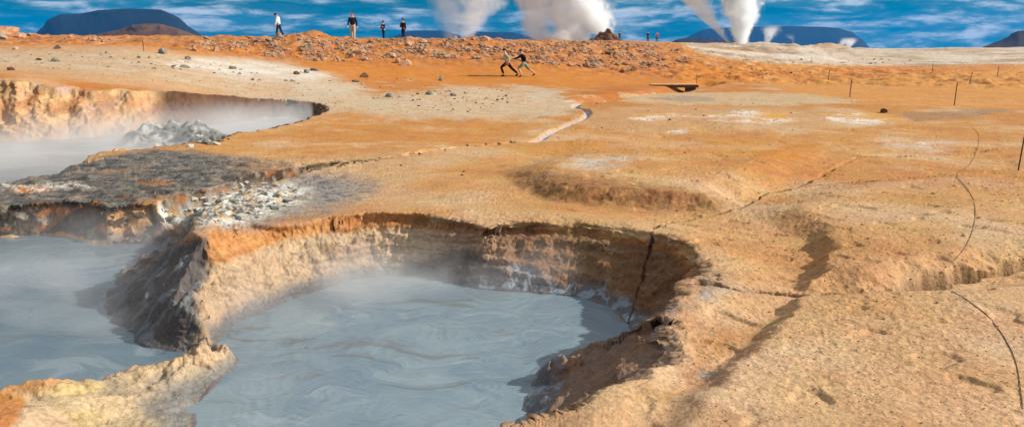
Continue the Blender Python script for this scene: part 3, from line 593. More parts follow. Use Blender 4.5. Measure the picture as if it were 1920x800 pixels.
for a, b2 in inpoly(20, [(1440,112),(1720,112),(1720,122),(1440,120)], 10): RS.append((a, b2, rnd.uniform(3, 7), rnd.choice(['dark', 'grey']), 'dark stone along the edge of the far pale clay field', 'stones edging the pale field', 'stone'))
for a, b2 in inpoly(26, [(700,140),(900,150),(940,170),(760,180),(620,200),(560,180)], 12): RS.append((a, b2, rnd.uniform(2, 5), 'dark', 'tiny dark stone on the tan slope left of the runners', 'pebbles on the tan slope', 'pebble'))
for a, b2 in inpoly(14, [(1000,180),(1500,190),(1500,255),(1100,262)], 13): RS.append((a, b2, rnd.uniform(2.5, 5), 'dark', 'small dark pebble on the plain among white mineral streaks', 'pebbles among the white streaks', 'pebble'))
for L_ in [(303,101,26,'ash','large grey-green boulder on the edge of the white slope'), (108,92,16,'grey','flat grey boulder on the orange slope at upper left'), (30,93,18,'pink','flat pale boulder at the far left under the skyline'),
    (33,71,22,'pink','blocky pink boulder on the skyline at the far left'), (8,66,60,'rust','tall brown outcrop rock at the left end of the skyline'), (58,68,16,'pink','small pale boulder on the skyline beside the outcrop'), (4,74,26,'grey','grey block leaning under the outcrop at the left end'),
    (72,113,14,'dark','dark brown stone above the crater bank at left'), (20,132,18,'dark','dark flat stone on the brink of the left crater bank'), (105,116,20,'grey','long grey-brown stone above the crater bank'),
    (575,137,20,'grey','grey boulder, left one of the pair on the pale slope'), (589,133,18,'grey','taller grey boulder, right one of the pair on the pale slope'), (556,140,14,'dark','low dark stone just left of the boulder pair'),
    (684,146,22,'pink','flat pinkish slab on the tan slope below the walkers'), (665,154,14,'grey','small grey rock at the lower left of the pinkish slab'), (826,152,13,'grey','lone upright grey stone on the orange flat left of the runners'),
    (745,118,20,'pink','largest pale rock of the cluster halfway down the ridge slope'), (760,124,24,'pink','low pale rock at the foot of the mid-slope cluster'), (735,106,22,'pink','pale rock at the top of the mid-slope cluster'), (770,100,16,'pink','pale rock right above the mid-slope cluster'),
    (600,112,18,'pink','pale upright rock low on the ridge below the white-shirted walker'), (345,127,18,'grey','greenish stone in the middle of the white slope'), (435,130,20,'grey','mound of greenish stones on the white slope, right of the middle'), (352,112,16,'grey','grey stone high on the white slope under the pink cluster'),
    (730,182,18,'ash','blue-grey rock at the left edge of the pale stony flat'), (805,178,20,'ash','blue-grey rock in the middle of the pale stony flat'), (850,180,18,'ash','blue-grey rock on the pale flat under the runners'), (1657,212,14,'dark','dark pointed rock standing beside the white mineral pool'),
    (1256,225,7,'dark','small dark stone just below the left white streak'), (1320,217,6,'dark','small dark stone between two white streaks'), (1284,287,6,'dark','small brown stone alone on the tan middle ground'), (1216,208,5,'dark','small dark stone above the left white streak'),
    (1170,136,16,'rust','reddish rock at the foot of the ridge left of the bridge'), (1188,133,18,'rust','wide reddish rock at the foot of the ridge above the bridge'), (1150,131,12,'rust','small reddish rock at the foot of the ridge'),
    (870,323,9,'dark','small brown clod on the smooth flat behind the main pool'), (866,329,7,'dark','smaller clod just below another on the smooth flat'), (752,311,7,'dark','small clod below the broken ledge behind the main pool')]:
    RS.append(L_+(None,))
for L_ in [(218,425,44,'dark','brown boulder at the foot of the rusty cliff by the left pool'), (190,440,38,'dark','dark boulder at the edge of the left pool'), (245,440,36,'pink','tan boulder in the rubble beside the left pool'), (262,412,30,'grey','grey boulder in the rubble below the rusty cliff'),
    (330,440,46,'pink','tan rounded boulder where the rubble meets the pool spit'), (318,418,30,'grey','grey boulder between the rubble and the white crust'), (292,452,30,'dark','dark low boulder near the pool edge in the rubble'), (380,368,18,'rust','orange-brown stone on the upper rim of the white crust')]:
    RS.append(L_+(None,))
for a, b2 in inpoly(34, [(185,400),(260,385),(300,400),(330,430),(320,465),(200,462)], 15): RS.append((a, b2, rnd.uniform(8, 20), rnd.choice(['dark', 'dark', 'grey', 'pink']), 'broken brown stone in the steaming rubble beside the left pool', 'rubble beside the left pool', 'broken_stone'))
for a, b2 in inpoly(190, [(285,412),(340,394),(395,368),(440,350),(500,344),(562,352),(566,378),(500,402),(430,426),(380,424),(330,420)], 16): RS.append((a, b2, rnd.uniform(5, 17)*(1.15 if a > 350 else .8), rnd.choice(['crust', 'crust', 'crust', 'ash', 'crust', 'crust']), 'white and yellow crusted chunk in the mineral heap between the pools', 'crusted chunks of the mineral heap', 'mineral_chunk'))
for a, b2 in inpoly(40, [(258,262),(290,244),(320,238),(350,248),(400,252),(436,264),(400,276),(300,278)], 17): RS.append((a, b2, rnd.uniform(9, 22), rnd.choice(['ash', 'ash', 'crust', 'grey']), 'grey-white boulder in the heap standing in the steaming crater', 'boulders of the crater heap', 'boulder'))
for a, b2 in inpoly(30, [(560,318),(640,305),(740,296),(960,263),(960,268),(800,288),(660,310),(560,326)], 18): RS.append((a, b2, rnd.uniform(4, 9), rnd.choice(['dark', 'grey', 'pink']), 'crumbled stone along the broken ledge behind the main pool', 'stones of the broken ledge', 'stone'))
put_rocks(RS)
# fine rubble and pebbles nobody would count
def gravel(name, pts, sizes, kind, label, flat=.6):
    V = []; Fc = []; iv, if_ = icos(1); x, y, z, D = hits([p[0] for p in pts], [p[1] for p in pts]); rs = np.random.RandomState(len(pts))
    for i in range(len(pts)):
        s_ = sizes[i]/F*D[i]*.5; v = iv*(1+rs.uniform(-.3, .25, (len(iv), 1)))*np.array([rs.uniform(.8, 1.3), rs.uniform(.7, 1.1), flat])*s_; a = rs.uniform(0, 6.28)
        v = v@np.array([[math.cos(a), math.sin(a), 0], [-math.sin(a), math.cos(a), 0], [0, 0, 1]])
        n0 = len(V)*len(iv); V.append(v+np.array([x[i], y[i], z[i]+s_*.15])); Fc += [(f[0]+n0, f[1]+n0, f[2]+n0) for f in if_]
    V = np.concatenate(V); o = mesh_obj(name, V, Fc, RM[kind]); return tag(o, kind='stuff', label=label)
rs0 = np.random.RandomState(4)
pts = inpoly(3600, ridge, 21, clump); gravel('rubble', pts, rs0.gamma(2.2, 1.25, len(pts))+1.8, 'pink', 'fine pinkish rubble covering the rocky ridge')
pts = inpoly(500, [(0,90),(500,110),(700,170),(1010,175),(1000,210),(600,215),(300,155),(0,130)], 22, clump); gravel('pebbles', pts, rs0.gamma(2, .6, len(pts))+1.2, 'grey', 'grey pebbles on the pale slopes')
pts = inpoly(2600, [(1180,390),(1500,350),(1960,330),(1960,820),(1150,820),(1330,640),(1300,480)], 23); gravel('soil_crumbs', pts, rs0.gamma(1.6, .8, len(pts))+1.3, 'rust', 'small crumbs of tan soil on the near ground')

# ------------------------------------------------------------------ fumarole, bridge, stakes, cord
def at(px, D):
    a, b_, c = ray(px, 92); x = float(a/b_*D); return x, D, float(height(np.array([x]), np.array([float(D)]))[0])
def heap(name, label, px, D, rx, ry, hh, mat, cat):
    x0, y0, z0 = at(px, D); u = np.linspace(0, 1, 22); th = np.linspace(0, 2*np.pi, 49)[:-1]; U, TT = np.meshgrid(u, th, indexing='ij')
    n = fbm2(np.cos(TT)*U*3+5, np.sin(TT)*U*3, 4, 33)
    Zp = hh*((1-U)**1.1*(1+.35*n)+.5*np.maximum(n, 0)*(1-U)); V = np.stack([rx*U*np.cos(TT)*(1+.2*n), ry*U*np.sin(TT)*(1+.2*n), Zp-.25*U], -1).reshape(-1, 3)
    me, q = grid_mesh(name, V, 22, 48, True); finish(me, q); me.materials.append(mat); o = bpy.data.objects.new(name, me); C.objects.link(o); o.location = (x0, y0, z0-.05); return tag(o, label, cat)
heap('fumarole', 'dark rocky vent mound at the foot of the big white steam column', 1136, 140, 3.6, 3.0, 1.85, RM['dark'], 'fumarole')
def boxV(x0, x1, y0, y1, z0, z1):
    return [(x0,y0,z0),(x1,y0,z0),(x1,y1,z0),(x0,y1,z0),(x0,y0,z1),(x1,y0,z1),(x1,y1,z1),(x0,y1,z1)], [(0,3,2,1),(4,5,6,7),(0,1,5,4),(1,2,6,5),(2,3,7,6),(3,0,4,7)]
def boxes(L):
    V = []; Fc = []
    for b_ in L:
        v, f = boxV(*b_); n = len(V); V += v; Fc += [tuple(i+n for i in q_) for q_ in f]
    return V, Fc
wood = plain('weathered_planks', (232,190,136), .8, .25, 9, .3); oldwood = plain('dark_timber', (92,66,46), .85, .3, 8, .3)
bx, by, bz, bD = [float(v_[0]) for v_ in hits([1266], [172])]
br = empty('footbridge', (bx, by+.5, .0), R(-3), label='short low plank footbridge over the dry gully', cat='footbridge')
br.location.z = bz+.30 if False else .04
mesh_obj('deck', *boxes([(-1.22, 1.22, -.42+i*.17, -.42+i*.17+.155, .09+.004*(i % 2), .135+.004*(i % 2)) for i in range(5)]), wood, br)
mesh_obj('beam', *boxes([(-1.24, 1.24, -.44, -.36, -.04, .088)]), oldwood, br); mesh_obj('beam', *boxes([(-1.24, 1.24, .34, .42, -.04, .088)]), oldwood, br)
mesh_obj('support', *boxes([(-1.1, -.62, -.36, .34, -.30, .0), (-.95, -.7, -.36, .34, -.38, -.30)]), oldwood, br); mesh_obj('support', *boxes([(.66, 1.12, -.36, .34, -.26, .0), (.74, .95, -.36, .34, -.34, -.26)]), oldwood, br)

def tube(pts, rad, n=8, caps=True):
    P_ = [Vector(p) for p in pts]; V = []; Fc = []; m = len(P_); rr = rad if hasattr(rad, '__len__') else [rad]*m
    up = Vector((0, 0, 1)); last = None
    for i, p in enumerate(P_):
        t = (P_[min(i+1, m-1)]-P_[max(i-1, 0)]).normalized(); a = t.cross(last if last is not None else (Vector((0, 1, 0)) if abs(t.z) > .8 else up)); a.normalize(); b_ = t.cross(a).normalized()
        if last is None: last = -b_
        last = a.cross(t)*1.0; last.normalize()
        for k in range(n):
            an = 2*math.pi*k/n; V.append(tuple(p+(a*math.cos(an)+b_*math.sin(an))*rr[i]))
    for i in range(m-1):
        for k in range(n): Fc.append((i*n+k, i*n+(k+1) % n, (i+1)*n+(k+1) % n, (i+1)*n+k))
    if caps: Fc += [tuple(range(n-1, -1, -1)), tuple((m-1)*n+k for k in range(n))]
    return V, Fc
steel = plain('rusty_stake_iron', (84,54,38), .7, .3, 20); whitep = plain('white_paint', (226,222,214), .6, .08, 20)
def stake(px, py, ptop, dx, label, r=.018, white=0):
    x, y, z, D = [float(v_[0]) for v_ in hits([px], [py])]; h = (py-ptop)/F*D*1.02; lx = dx/F*D
    e = empty('marker_stake', (x, y, z-.03), label=label, cat='stake', group='marker stakes along the path')
    V, Fc = tube([(0, 0, -.12), (lx*.45, 0, h*.5), (lx, 0, h+.03)], [r, r, r*.9], 8); mesh_obj('rod', V, Fc, steel, e)
    if white: 
        k = 1-white/h; V, Fc = tube([(lx*k, 0, h*k), (lx, 0, h+.045)], r*1.6, 10); mesh_obj('painted_top', V, Fc, whitep, e)
    V, Fc = tube([(lx*.9, 0, h*.9), (lx*.9, 0, h*.9+.03)], r*1.5, 8) if not white else tube([(lx*.5, 0, h*.5), (lx*.5, 0, h*.5+.02)], r*1.4, 8); mesh_obj('cord_ring', V, Fc, steel, e)
stake(1908, 320, 198, 10, 'near leaning iron stake with white top at the right edge', .012, .22)
stake(1789, 198, 156, 1.5, 'thin iron stake standing behind the pale mound on the right', .018)
stake(1593, 182, 150, 1.5, 'iron stake at the end of the brown rise, above the white mineral pool', .02)
stake(1817, 158, 137, 4, 'slanting iron stake on the far orange slope', .02)
stake(1870, 143, 125, 1, 'stake nearest the right edge on the far orange slope', .02)
stake(1747, 138, 121, 1, 'short upright stake on the far orange slope left of the slanting one', .02)
stake(1553, 150, 133, 1, 'small far stake left of all the stakes on the orange slope', .022)
stake(1306, 160, 141, 0, 'thin stake at the right end of the plank footbridge', .016)
stake(270, 96, 76, -1, 'thin stake on the orange slope below the brown hill', .018)
cordm = plain('old_cord', (112,88,66), .9, .2, 20)
def cord(pxs, label, r=.0032):
    n = 90; t = np.linspace(0, 1, len(pxs)); tt = np.linspace(0, 1, n)
    def cr(vals):
        v_ = np.interp(tt, t, vals); return np.convolve(np.pad(v_, 6, mode='edge'), np.hanning(15)[1:-1]/np.hanning(15).sum(), 'valid')
    a = cr([p[0] for p in pxs]); b_ = cr([p[1] for p in pxs]); x, y, z, D = hits(a, b_)
    zz = np.convolve(np.pad(z, 2, mode='edge'), np.ones(5)/5, 'valid'); V, Fc = tube([(x[i], y[i], max(zz[i], z[i])+r*.8) for i in range(n)], r, 6); tag(mesh_obj('fallen_cord', V, Fc, cordm, smooth=True), label, 'cord')
cord([(1820,238),(1838,252),(1832,285),(1815,315),(1788,328),(1806,345),(1826,372),(1830,405),(1822,440),(1808,468),(1786,492)], 'thin dark cord curving over the pale mound on the right')
cord([(1782,545),(1810,560),(1850,590),(1876,622),(1896,655),(1908,690),(1914,735),(1918,770)], 'thin dark cord running down the near ground at lower right', .003)

# ------------------------------------------------------------------ people
def skinned(name, verts, edges, rad, root, mat, parent, sub=2):
    me = bpy.data.meshes.new(name); me.from_pydata([tuple(v) for v in verts], edges, []); o = bpy.data.objects.new(name, me); C.objects.link(o)
    o.modifiers.new('s', 'SKIN'); o.modifiers['s'].use_smooth_shade = True
    for i, r_ in enumerate(rad): me.skin_vertices[0].data[i].radius = r_ if hasattr(r_, '__len__') else (r_, r_); me.skin_vertices[0].data[i].use_root = (i == root)
    m = o.modifiers.new('u', 'SUBSURF'); m.levels = sub; m.render_levels = sub
    dg = bpy.context.evaluated_depsgraph_get(); dg.update(); nm = bpy.data.meshes.new_from_object(o.evaluated_get(dg)); nm.name = name
    o.modifiers.clear(); o.data = nm; bpy.data.meshes.remove(me); nm.materials.clear(); nm.materials.append(mat); o.parent = parent; return o
skinm = plain('skin', (208,158,130), .6, .05, 10)
def cloth(c): return plain('cloth', c, .9, .18, 14, .2)
def person(px, D, heading, label, top, bottom, hairc, shoec, legs=((12, 5), (-14, 10)), arms=((-8, 10), (8, 12)), lean=3, tilt=0, H=1.75, short=False, group=None, zoff=0.0, spread=8):
    x, y, z = at(px, D); k = H/1.75
    def dr(a): return Vector((0, math.sin(R(a)), math.cos(R(a))))
    pel = Vector((0, 0, 0)); sp = dr(lean); ch = pel+sp*.30; nb = pel+sp*.47; nk = nb+dr(lean+tilt*.4)*.07; hd = nk+dr(lean+tilt)*.12; ht = hd+dr(lean+tilt)*.11
    V = [pel, pel+sp*.14, ch, nb, nk, hd, ht]; Rd = [(.155,.115), (.14,.11), (.165,.115), (.09,.075), (.052,.055), (.078,.095), (.062,.075)]; E = [(i, i+1) for i in range(6)]
    fw = Vector((0, math.cos(R(lean+tilt)), -math.sin(R(lean+tilt)))); V += [hd+fw*.10-Vector((0, 0, .01))]; Rd += [.014]; E += [(5, 7)]
    LG = []; AR = []
    for sgn, (th, kn_) in zip((-1, 1), legs):
        hp = pel+Vector((.09*sgn, 0, -.05)); kd = Vector((.03*sgn, math.sin(R(th)), -math.cos(R(th)))); kne = hp+kd*.42
        sd_ = Vector((0, math.sin(R(th-kn_)), -math.cos(R(th-kn_)))); ank = kne+sd_*.41; ft = Vector((0, math.cos(R(th-kn_)*.7), math.sin(R(th-kn_)*.7))) if kn_ > 30 else Vector((0, 1, -.05 if th-kn_ > -20 else -.5)).normalized()
        heel = ank+Vector((0, 0, -.06)); toe = heel+ft*.17; LG.append((hp, kne, ank, heel, toe)); n = len(V)
        V += [hp, kne, (kne+ank)/2, ank, heel, toe]; Rd += [.09, .06, .062, .042, .045, (.042, .03)]; E += [(0, n), (n, n+1), (n+1, n+2), (n+2, n+3), (n+3, n+4), (n+4, n+5)]
    for sgn, (sh_, el_) in zip((-1, 1), arms):
        shd = nb+Vector((.165*sgn, 0, -.04)); o_ = math.sin(R(spread)); ud = Vector((o_*sgn, math.sin(R(sh_)), -math.cos(R(sh_)))).normalized(); elb = shd+ud*.29
        fd = Vector((o_*sgn*.3, math.sin(R(sh_+el_)), -math.cos(R(sh_+el_)))).normalized(); wr = elb+fd*.25; pm = wr+fd*.06; AR.append((shd, elb, wr)); n = len(V)
        V += [shd, elb, wr, pm]; Rd += [.062, .045, .03, (.04, .018)]; E += [(3, n), (n, n+1), (n+1, n+2), (n+2, n+3)]
        side = fd.cross(Vector((1, 0, 0))).normalized()
        for f_ in range(4):
            a0 = pm+side*(.03-.02*f_)+fd*.035; ln = (.035, .042, .04, .03)[f_]; a1 = a0+fd*ln; a2 = a1+(fd+Vector((-.5*sgn, 0, 0))).normalized()*ln*.8; m_ = len(V)
            V += [a0, a1, a2]; Rd += [.009, .008, .007]; E += [(n+3, m_), (m_, m_+1), (m_+1, m_+2)]
        t0 = wr+fd*.02+side*.035; t1 = t0+(fd+side*.9).normalized()*.035; m_ = len(V); V += [t0, t1]; Rd += [.011, .009]; E += [(n+2, m_), (m_, m_+1)]
    low = min(min(l[3].z-.04, l[4].z-.03) for l in LG); root = empty('person', (x, y, z-low*k-.02+zoff), heading, label=label, cat='person', group=group); root.scale = (k, k, k)
    skinned('body', V, E, Rd, 0, skinm, root)
    cl = cloth(top); n = [pel-sp*.05, pel+sp*.14, ch, nb-sp*.015]; JV = list(n); JE = [(0, 1), (1, 2), (2, 3)]; JR = [(.185,.145), (.17,.135), (.195,.145), (.115,.10)]
    for a in AR:
        m_ = len(JV); JV += [a[0], a[1], a[2]-(a[2]-a[1])*.05]; JR += [.082, .062, .048]; JE += [(3, m_), (m_, m_+1), (m_+1, m_+2)]
    skinned('jacket', JV, JE, JR, 0, cl, root)
    TV = [pel+sp*.09, pel-Vector((0, 0, .03))]; TE = [(0, 1)]; TR = [(.168,.13), (.175,.14)]
    for l in LG:
        m_ = len(TV); e_ = l[1]+(l[2]-l[1])*(.15 if short else .97); TV += [l[0], l[1], e_]; TR += [.108, .078, .075 if short else .058]; TE += [(1, m_), (m_, m_+1), (m_+1, m_+2)]
    skinned('trousers', TV, TE, TR, 0, cloth(bottom), root)
    for l in LG: skinned('shoe', [l[2]-Vector((0, 0, .01)), l[3], l[4]], [(0, 1), (1, 2)], [.052, .054, (.05, .036)], 0, cloth(shoec), root)
    up_ = dr(lean+tilt); skinned('hair', [hd+up_*.0-fw*.045, hd+up_*.055-fw*.02, hd+up_*.085+fw*.02], [(0, 1), (1, 2)], [(.075,.06), (.084,.08), (.07,.06)], 1, cloth(hairc), root)
    for sgn in (-1, 1):
        v_, f_ = icos(1); e_ = mesh_obj('eye', v_*.011, f_, EYE, root, True); e_.location = hd+fw*.088+up_*.02+Vector((.03*sgn, 0, 0))
    return root
EYE = plain('dark_eye', (30,24,20), .3)
L90, CAM = R(90), R(180)
person(525, 57.5, L90, 'person in a white shirt walking left with head bowed on the rocky mound', (232,232,236), (34,40,56), (30,24,22), (40,36,34), ((16, 8), (-16, 12)), ((10, 14), (-12, 10)), 6, 38)
person(663, 55.5, CAM, 'person in a dark jacket and khaki trousers striding along the ridge top', (24,30,44), (196,172,140), (120,92,66), (120,90,70), ((14, 6), (-10, 22)), ((-14, 16), (14, 18)), 4, 4, 1.88, spread=16)
person(720, 74.0, R(150), 'shorter dark-clothed person with folded arms on the ridge, left of a taller one', (28,32,46), (30,42,72), (26,22,22), (30,30,30), ((6, 4), (-6, 4)), ((14, 92), (10, 96)), 3, 2, 1.62)
person(757, 68.0, R(165), 'tall person in a long dark coat, rightmost of the four on the ridge', (22,24,32), (26,36,64), (24,20,20), (30,30,30), ((8, 4), (-8, 6)), ((-6, 12), (10, 50)), 2, 2, 1.72)
person(951, 45.5, L90, 'person in a pale top and black trousers running, the hindmost of two runners seen from left' if False else 'left runner in a pale grey top and black trousers', (176,176,150), (26,22,22), (66,44,34), (34,26,24), ((56, 78), (-40, 10)), ((-50, 60), (16, 85)), 14, 4)
person(983, 45.5, L90, 'right runner in a black top and green knee-length shorts reaching forward', (26,20,26), (104,144,124), (96,50,30), (96,48,34), ((50, 74), (-40, 14)), ((-48, 80), (56, 16)), 16, 6, 1.72, True)
person(1161, 139.0, R(200), 'lone person in grey beside the dark steaming vent mound', (58,62,72), (50,52,62), (40,34,32), (40,40,40), ((4, 2), (-4, 2)), ((-4, 10), (6, 10)), 2)
person(1214, 136.0, R(170), 'distant person in dark blue, left one of the far pair', (32,46,76), (28,58,70), (40,30,28), (60,40,40), ((4, 2), (-4, 2)), ((10, 80), (6, 84)), 2)
person(1231, 136.0, R(190), 'distant person in a pink jacket, right one of the far pair', (206,84,110), (70,84,120), (60,40,34), (60,60,60), ((4, 2), (-4, 2)), ((34, 90), (40, 80)), 2)

# ------------------------------------------------------------------ steam
def loft(rings):
    """rings of (center xyz, rx, ry) stacked upward -> closed hull"""
    n = 20; V = []; Fc = []
    for (c, rx, ry) in rings:
        for k in range(n):
            a = 2*math.pi*k/n; V.append((c[0]+rx*math.cos(a), c[1]+ry*math.sin(a), c[2]))
    for i in range(len(rings)-1):
        for k in range(n): Fc.append((i*n+k, i*n+(k+1) % n, (i+1)*n+(k+1) % n, (i+1)*n+k))
    Fc += [tuple(range(n-1, -1, -1)), tuple((len(rings)-1)*n+k for k in range(n))]; return V, Fc
def steam_mat(name, comps, dens, nsc, namp, seed, ztop, col_=(.96, .985, 1.0)):
    """comps: (x0, dx/dz, curve, r0, dr/dz, depth factor, weight) of a leaning column; billows from noise"""
    s = NT(name); pos = s.a('ShaderNodeTexCoord').outputs['Object']; sp = s.a('ShaderNodeSeparateXYZ', {0: pos}); x, y, z = sp.outputs
    z0 = s.math('MAXIMUM', z, 0.0); off = s.a('ShaderNodeVectorMath', {0: pos, 1: (seed, seed*2.1, 0)}, operation='ADD').outputs[0]
    n = s.noise(off, nsc*1.3, 7, .66, .5); n2 = s.noise(off, nsc*.35, 2, .5); nn = s.math('ADD', s.math('MULTIPLY', s.math('SUBTRACT', n, .5), namp), s.math('MULTIPLY', s.math('SUBTRACT', n2, .5), namp*.9)); tot = None
    for (x0, sx_, cv_, r0, rk, ry, wgt) in comps:
        ax = s.math('ADD', s.math('MULTIPLY', z0, sx_), s.math('ADD', s.math('MULTIPLY', s.math('POWER', z0, .5), cv_), x0)); rr = s.math('ADD', s.math('MULTIPLY', z0, rk), r0)
        dx = s.math('SUBTRACT', x, ax); dd = s.math('SQRT', s.math('ADD', s.math('MULTIPLY', dx, dx), s.math('MULTIPLY', s.math('MULTIPLY', y, y), 1/(ry*ry))))
        e = s.math('ADD', s.math('SUBTRACT', 1.0, s.math('DIVIDE', dd, rr)), nn); q_ = s.math('MULTIPLY', s.mr(e, .0, .8, 0, 1), wgt); tot = q_ if tot is None else s.math('MAXIMUM', tot, q_)
    tot = s.math('MULTIPLY', tot, s.mr(z, ztop*.45, ztop*.98, 1, 0)); v = s.a('ShaderNodeVolumePrincipled', {'Color': col_+(1,), 'Density': s.math('MULTIPLY', tot, dens), 'Anisotropy': .0})
    s.l.new(v.outputs[0], s.out.inputs['Volume']); return s.m
def plume(px, D, label, comps, dens, nsc, namp, seed, hull, ztop):
    x, y, z = at(px, D); V, Fc = loft(hull); o = mesh_obj('steam_plume', V, Fc, steam_mat('steam', comps, dens, nsc, namp, seed, ztop)); o.location = (x, y, z-.3); return tag(o, label, None, None, 'stuff')
plume(1152, 141.5, 'big white steam column blowing left from the dark vent mound',
      [(-.2, -.3, -1.4, .9, .50, 1.0, 1.0), (-7.0, -.35, 0, 3.6, .2, .8, .6), (-12.0, -.3, 0, 2.4, .2, .8, .40)], 1.8, .38, 2.3, 3.0,
      [((-7, 0, -.2), 12, 4.5), ((-8, 0, 3), 14, 6), ((-10, 0, 7), 16, 8), ((-13, 0, 13), 18, 11), ((-16, 0, 18), 16, 11)], 24)
plume(866, 118, 'soft grey steam puff rising behind the ridge, leftmost of the columns',
      [(0, .30, .3, .5, .50, 1.0, .30), (-2.0, -.1, .2, 1.0, .5, 1.0, .12)], 1.1, .5, 2.4, 8.0,
      [((0, 0, -.2), 2.2, 2), ((1, 0, 3), 5, 3.5), ((2.5, 0, 7), 8, 5.5), ((5, 0, 12), 10, 7)], 15)
plume(1396, 172, 'tall narrow white steam column in front of the blue mountain',
      [(0, .0, -.6, .9, .42, 1.0, 1.0), (-2.4, -.75, -.5, .5, .34, 1.0, .3)], 2.2, .5, 2.1, 13.0,
      [((0, 0, -.2), 2.6, 2.4), ((-1, 0, 3), 5, 3.6), ((-3.5, 0, 8), 9, 6), ((-6, 0, 14), 13, 9), ((-9, 0, 18), 14, 10)], 24)
plume(1432, 178, 'small steam wisp just right of the narrow column', [(0, .15, .5, .6, .45, 1.0, .35)], 1.6, 1.2, 2.3, 23.0, [((0, 0, -.2), 1.6, 1.4), ((1, 0, 2), 2.6, 2), ((2.4, 0, 5), 3.4, 2.6)], 5)
plume(1490, 185, 'faint thin steam wisp left of the last low puff', [(0, -.5, .2, .3, .3, 1.0, .2)], 1.4, 1.1, 2.3, 29.0, [((0, 0, -.2), 1.4, 1.4), ((-.8, 0, 2), 2.4, 2), ((-1.2, 0, 3.5), 2.6, 2.6)], 3.5)
plume(1566, 192, 'low spreading steam puff at the right foot of the blue mountain', [(0, .5, .6, 1.0, .3, 1.0, .5), (2.6, .2, .2, .8, .3, 1.0, .5)], 2.0, 1.0, 2.2, 37.0, [((1.6, 0, -.2), 4.2, 2), ((3, 0, 1.5), 4.6, 2.4), ((4, 0, 3), 4.2, 2.6)], 3)
def ground_steam(poly, z0, z1, dens, label, nsc, thr, fall, grow=.3, shift=0.0, aniso=.1):
    cx = np.mean([p[0] for p in poly]); cy = np.mean([p[1] for p in poly]); V = []; n = len(poly); Fc = []
    for zz, g_ in ((z0, grow), (z0+(z1-z0)*.6, grow*1.2), (z1, -grow*.6)):
        for p in poly:
            v_ = Vector((p[0]-cx, p[1]-cy, 0)); l = v_.length; v_ = v_*((l+g_)/l); V.append((cx+v_.x, cy+v_.y, zz))
    for r_ in range(2):
        for k in range(n): Fc.append((r_*n+k, r_*n+(k+1) % n, (r_+1)*n+(k+1) % n, (r_+1)*n+k))
    Fc += [tuple(range(n-1, -1, -1)), tuple(2*n+k for k in range(n))]
    s = NT('low_steam'); pos = s.a('ShaderNodeTexCoord').outputs['Object']; sp = s.a('ShaderNodeSeparateXYZ', {0: pos}); mp = s.a('ShaderNodeMapping', {'Vector': pos, 'Scale': (1, 1, 1.6)}).outputs[0]
    nn = s.mr(s.noise(mp, nsc, 4, .55, .4), thr-.14, thr+.2, 0, 1); hf = s.mr(sp.outputs[2], z0+.05, z0+fall, 1, 0); d_ = s.math('MULTIPLY', s.math('MULTIPLY', nn, hf), dens)
    v = s.a('ShaderNodeVolumePrincipled', {'Color': (.96, .95, .95, 1), 'Density': d_, 'Anisotropy': aniso}); s.l.new(v.outputs[0], s.out.inputs['Volume'])
    o = mesh_obj('low_steam', V, Fc, s.m); return tag(o, label, None, None, 'stuff')
W3s = [p for p in W3[::2]]
ground_steam([P(*q_, ZU) for q_ in [(-120,352),(0,350),(110,338),(210,312),(390,284),(500,262),(578,236),(570,214),(470,214),(380,222),(250,234),(100,242),(-120,246)]], ZU-.02, ZU+1.15, .50, 'pale steam drifting over the upper crater pool', .30, .47, .95, .2)
ground_steam([P(*q_, ZW) for q_ in [(400,640),(600,590),(800,560),(980,560),(1080,545),(960,520),(820,500),(700,500),(600,520),(480,590)]], ZW-.02, ZW+.70, 1.0, 'thin steam along the far wall of the main mud pool', 1.0, .50, .68, .12)
ground_steam([P(*q_, ZW) for q_ in [(-40,470),(0,600),(200,640),(380,600),(420,520),(420,470),(330,430),(240,425),(100,430),(-40,440)]], ZW-.02, ZW+.72, .60, 'thin steam over the left mud pool and the rubble', .8, .50, .6, .12)

# ------------------------------------------------------------------ the air
V, Fc = boxV(-5100, 5100, -5100, 5100, -8, 190)
s = NT('blue_air'); v = s.a('ShaderNodeVolumePrincipled', {'Color': (.0, .30, .92, 1), 'Density': 1.15e-4, 'Anisotropy': 0.0}); s.l.new(v.outputs[0], s.out.inputs['Volume'])
hz_ = mesh_obj('haze', V, Fc, s.m); tag(hz_, 'blue air that fades the far mountains', None, None, 'stuff')

# ------------------------------------------------------------------ sky, sun, camera
SAZ, SEL = R(-2), R(31)                 # the sun stands at the right, a little on the camera's side
sd = Vector((math.cos(SAZ)*math.cos(SEL), math.sin(SAZ)*math.cos(SEL), math.sin(SEL)))
sun = bpy.data.lights.new('sun', 'SUN'); sun.energy = 4.6; sun.angle = R(.8); sun.color = (1, .93, .82)
so = bpy.data.objects.new('sun', sun); C.objects.link(so); so.rotation_euler = (-sd).to_track_quat('-Z', 'Y').to_euler()
w = bpy.data.worlds.new('World'); bpy.context.scene.world = w; w.use_nodes = True; nt = w.node_tree; nt.nodes.clear()
class WN(NT):
    def __init__(s): s.t = nt; s.n = nt.nodes; s.l = nt.links
s = WN(); out = s.n.new('ShaderNodeOutputWorld'); bg = s.n.new('ShaderNodeBackground'); s.l.new(bg.outputs[0], out.inputs[0])
d = s.a('ShaderNodeTexCoord').outputs['Generated']; sp = s.a('ShaderNodeSeparateXYZ', {0: d})
up = s.math('ADD', s.math('MAXIMUM', sp.outputs[2], 0.0), .22)
dv = s.a('ShaderNodeVectorMath', {0: s.a('ShaderNodeCombineXYZ', {0: sp.outputs[0], 1: sp.outputs[1], 2: up}).outputs[0]}, operation='NORMALIZE').outputs[0]
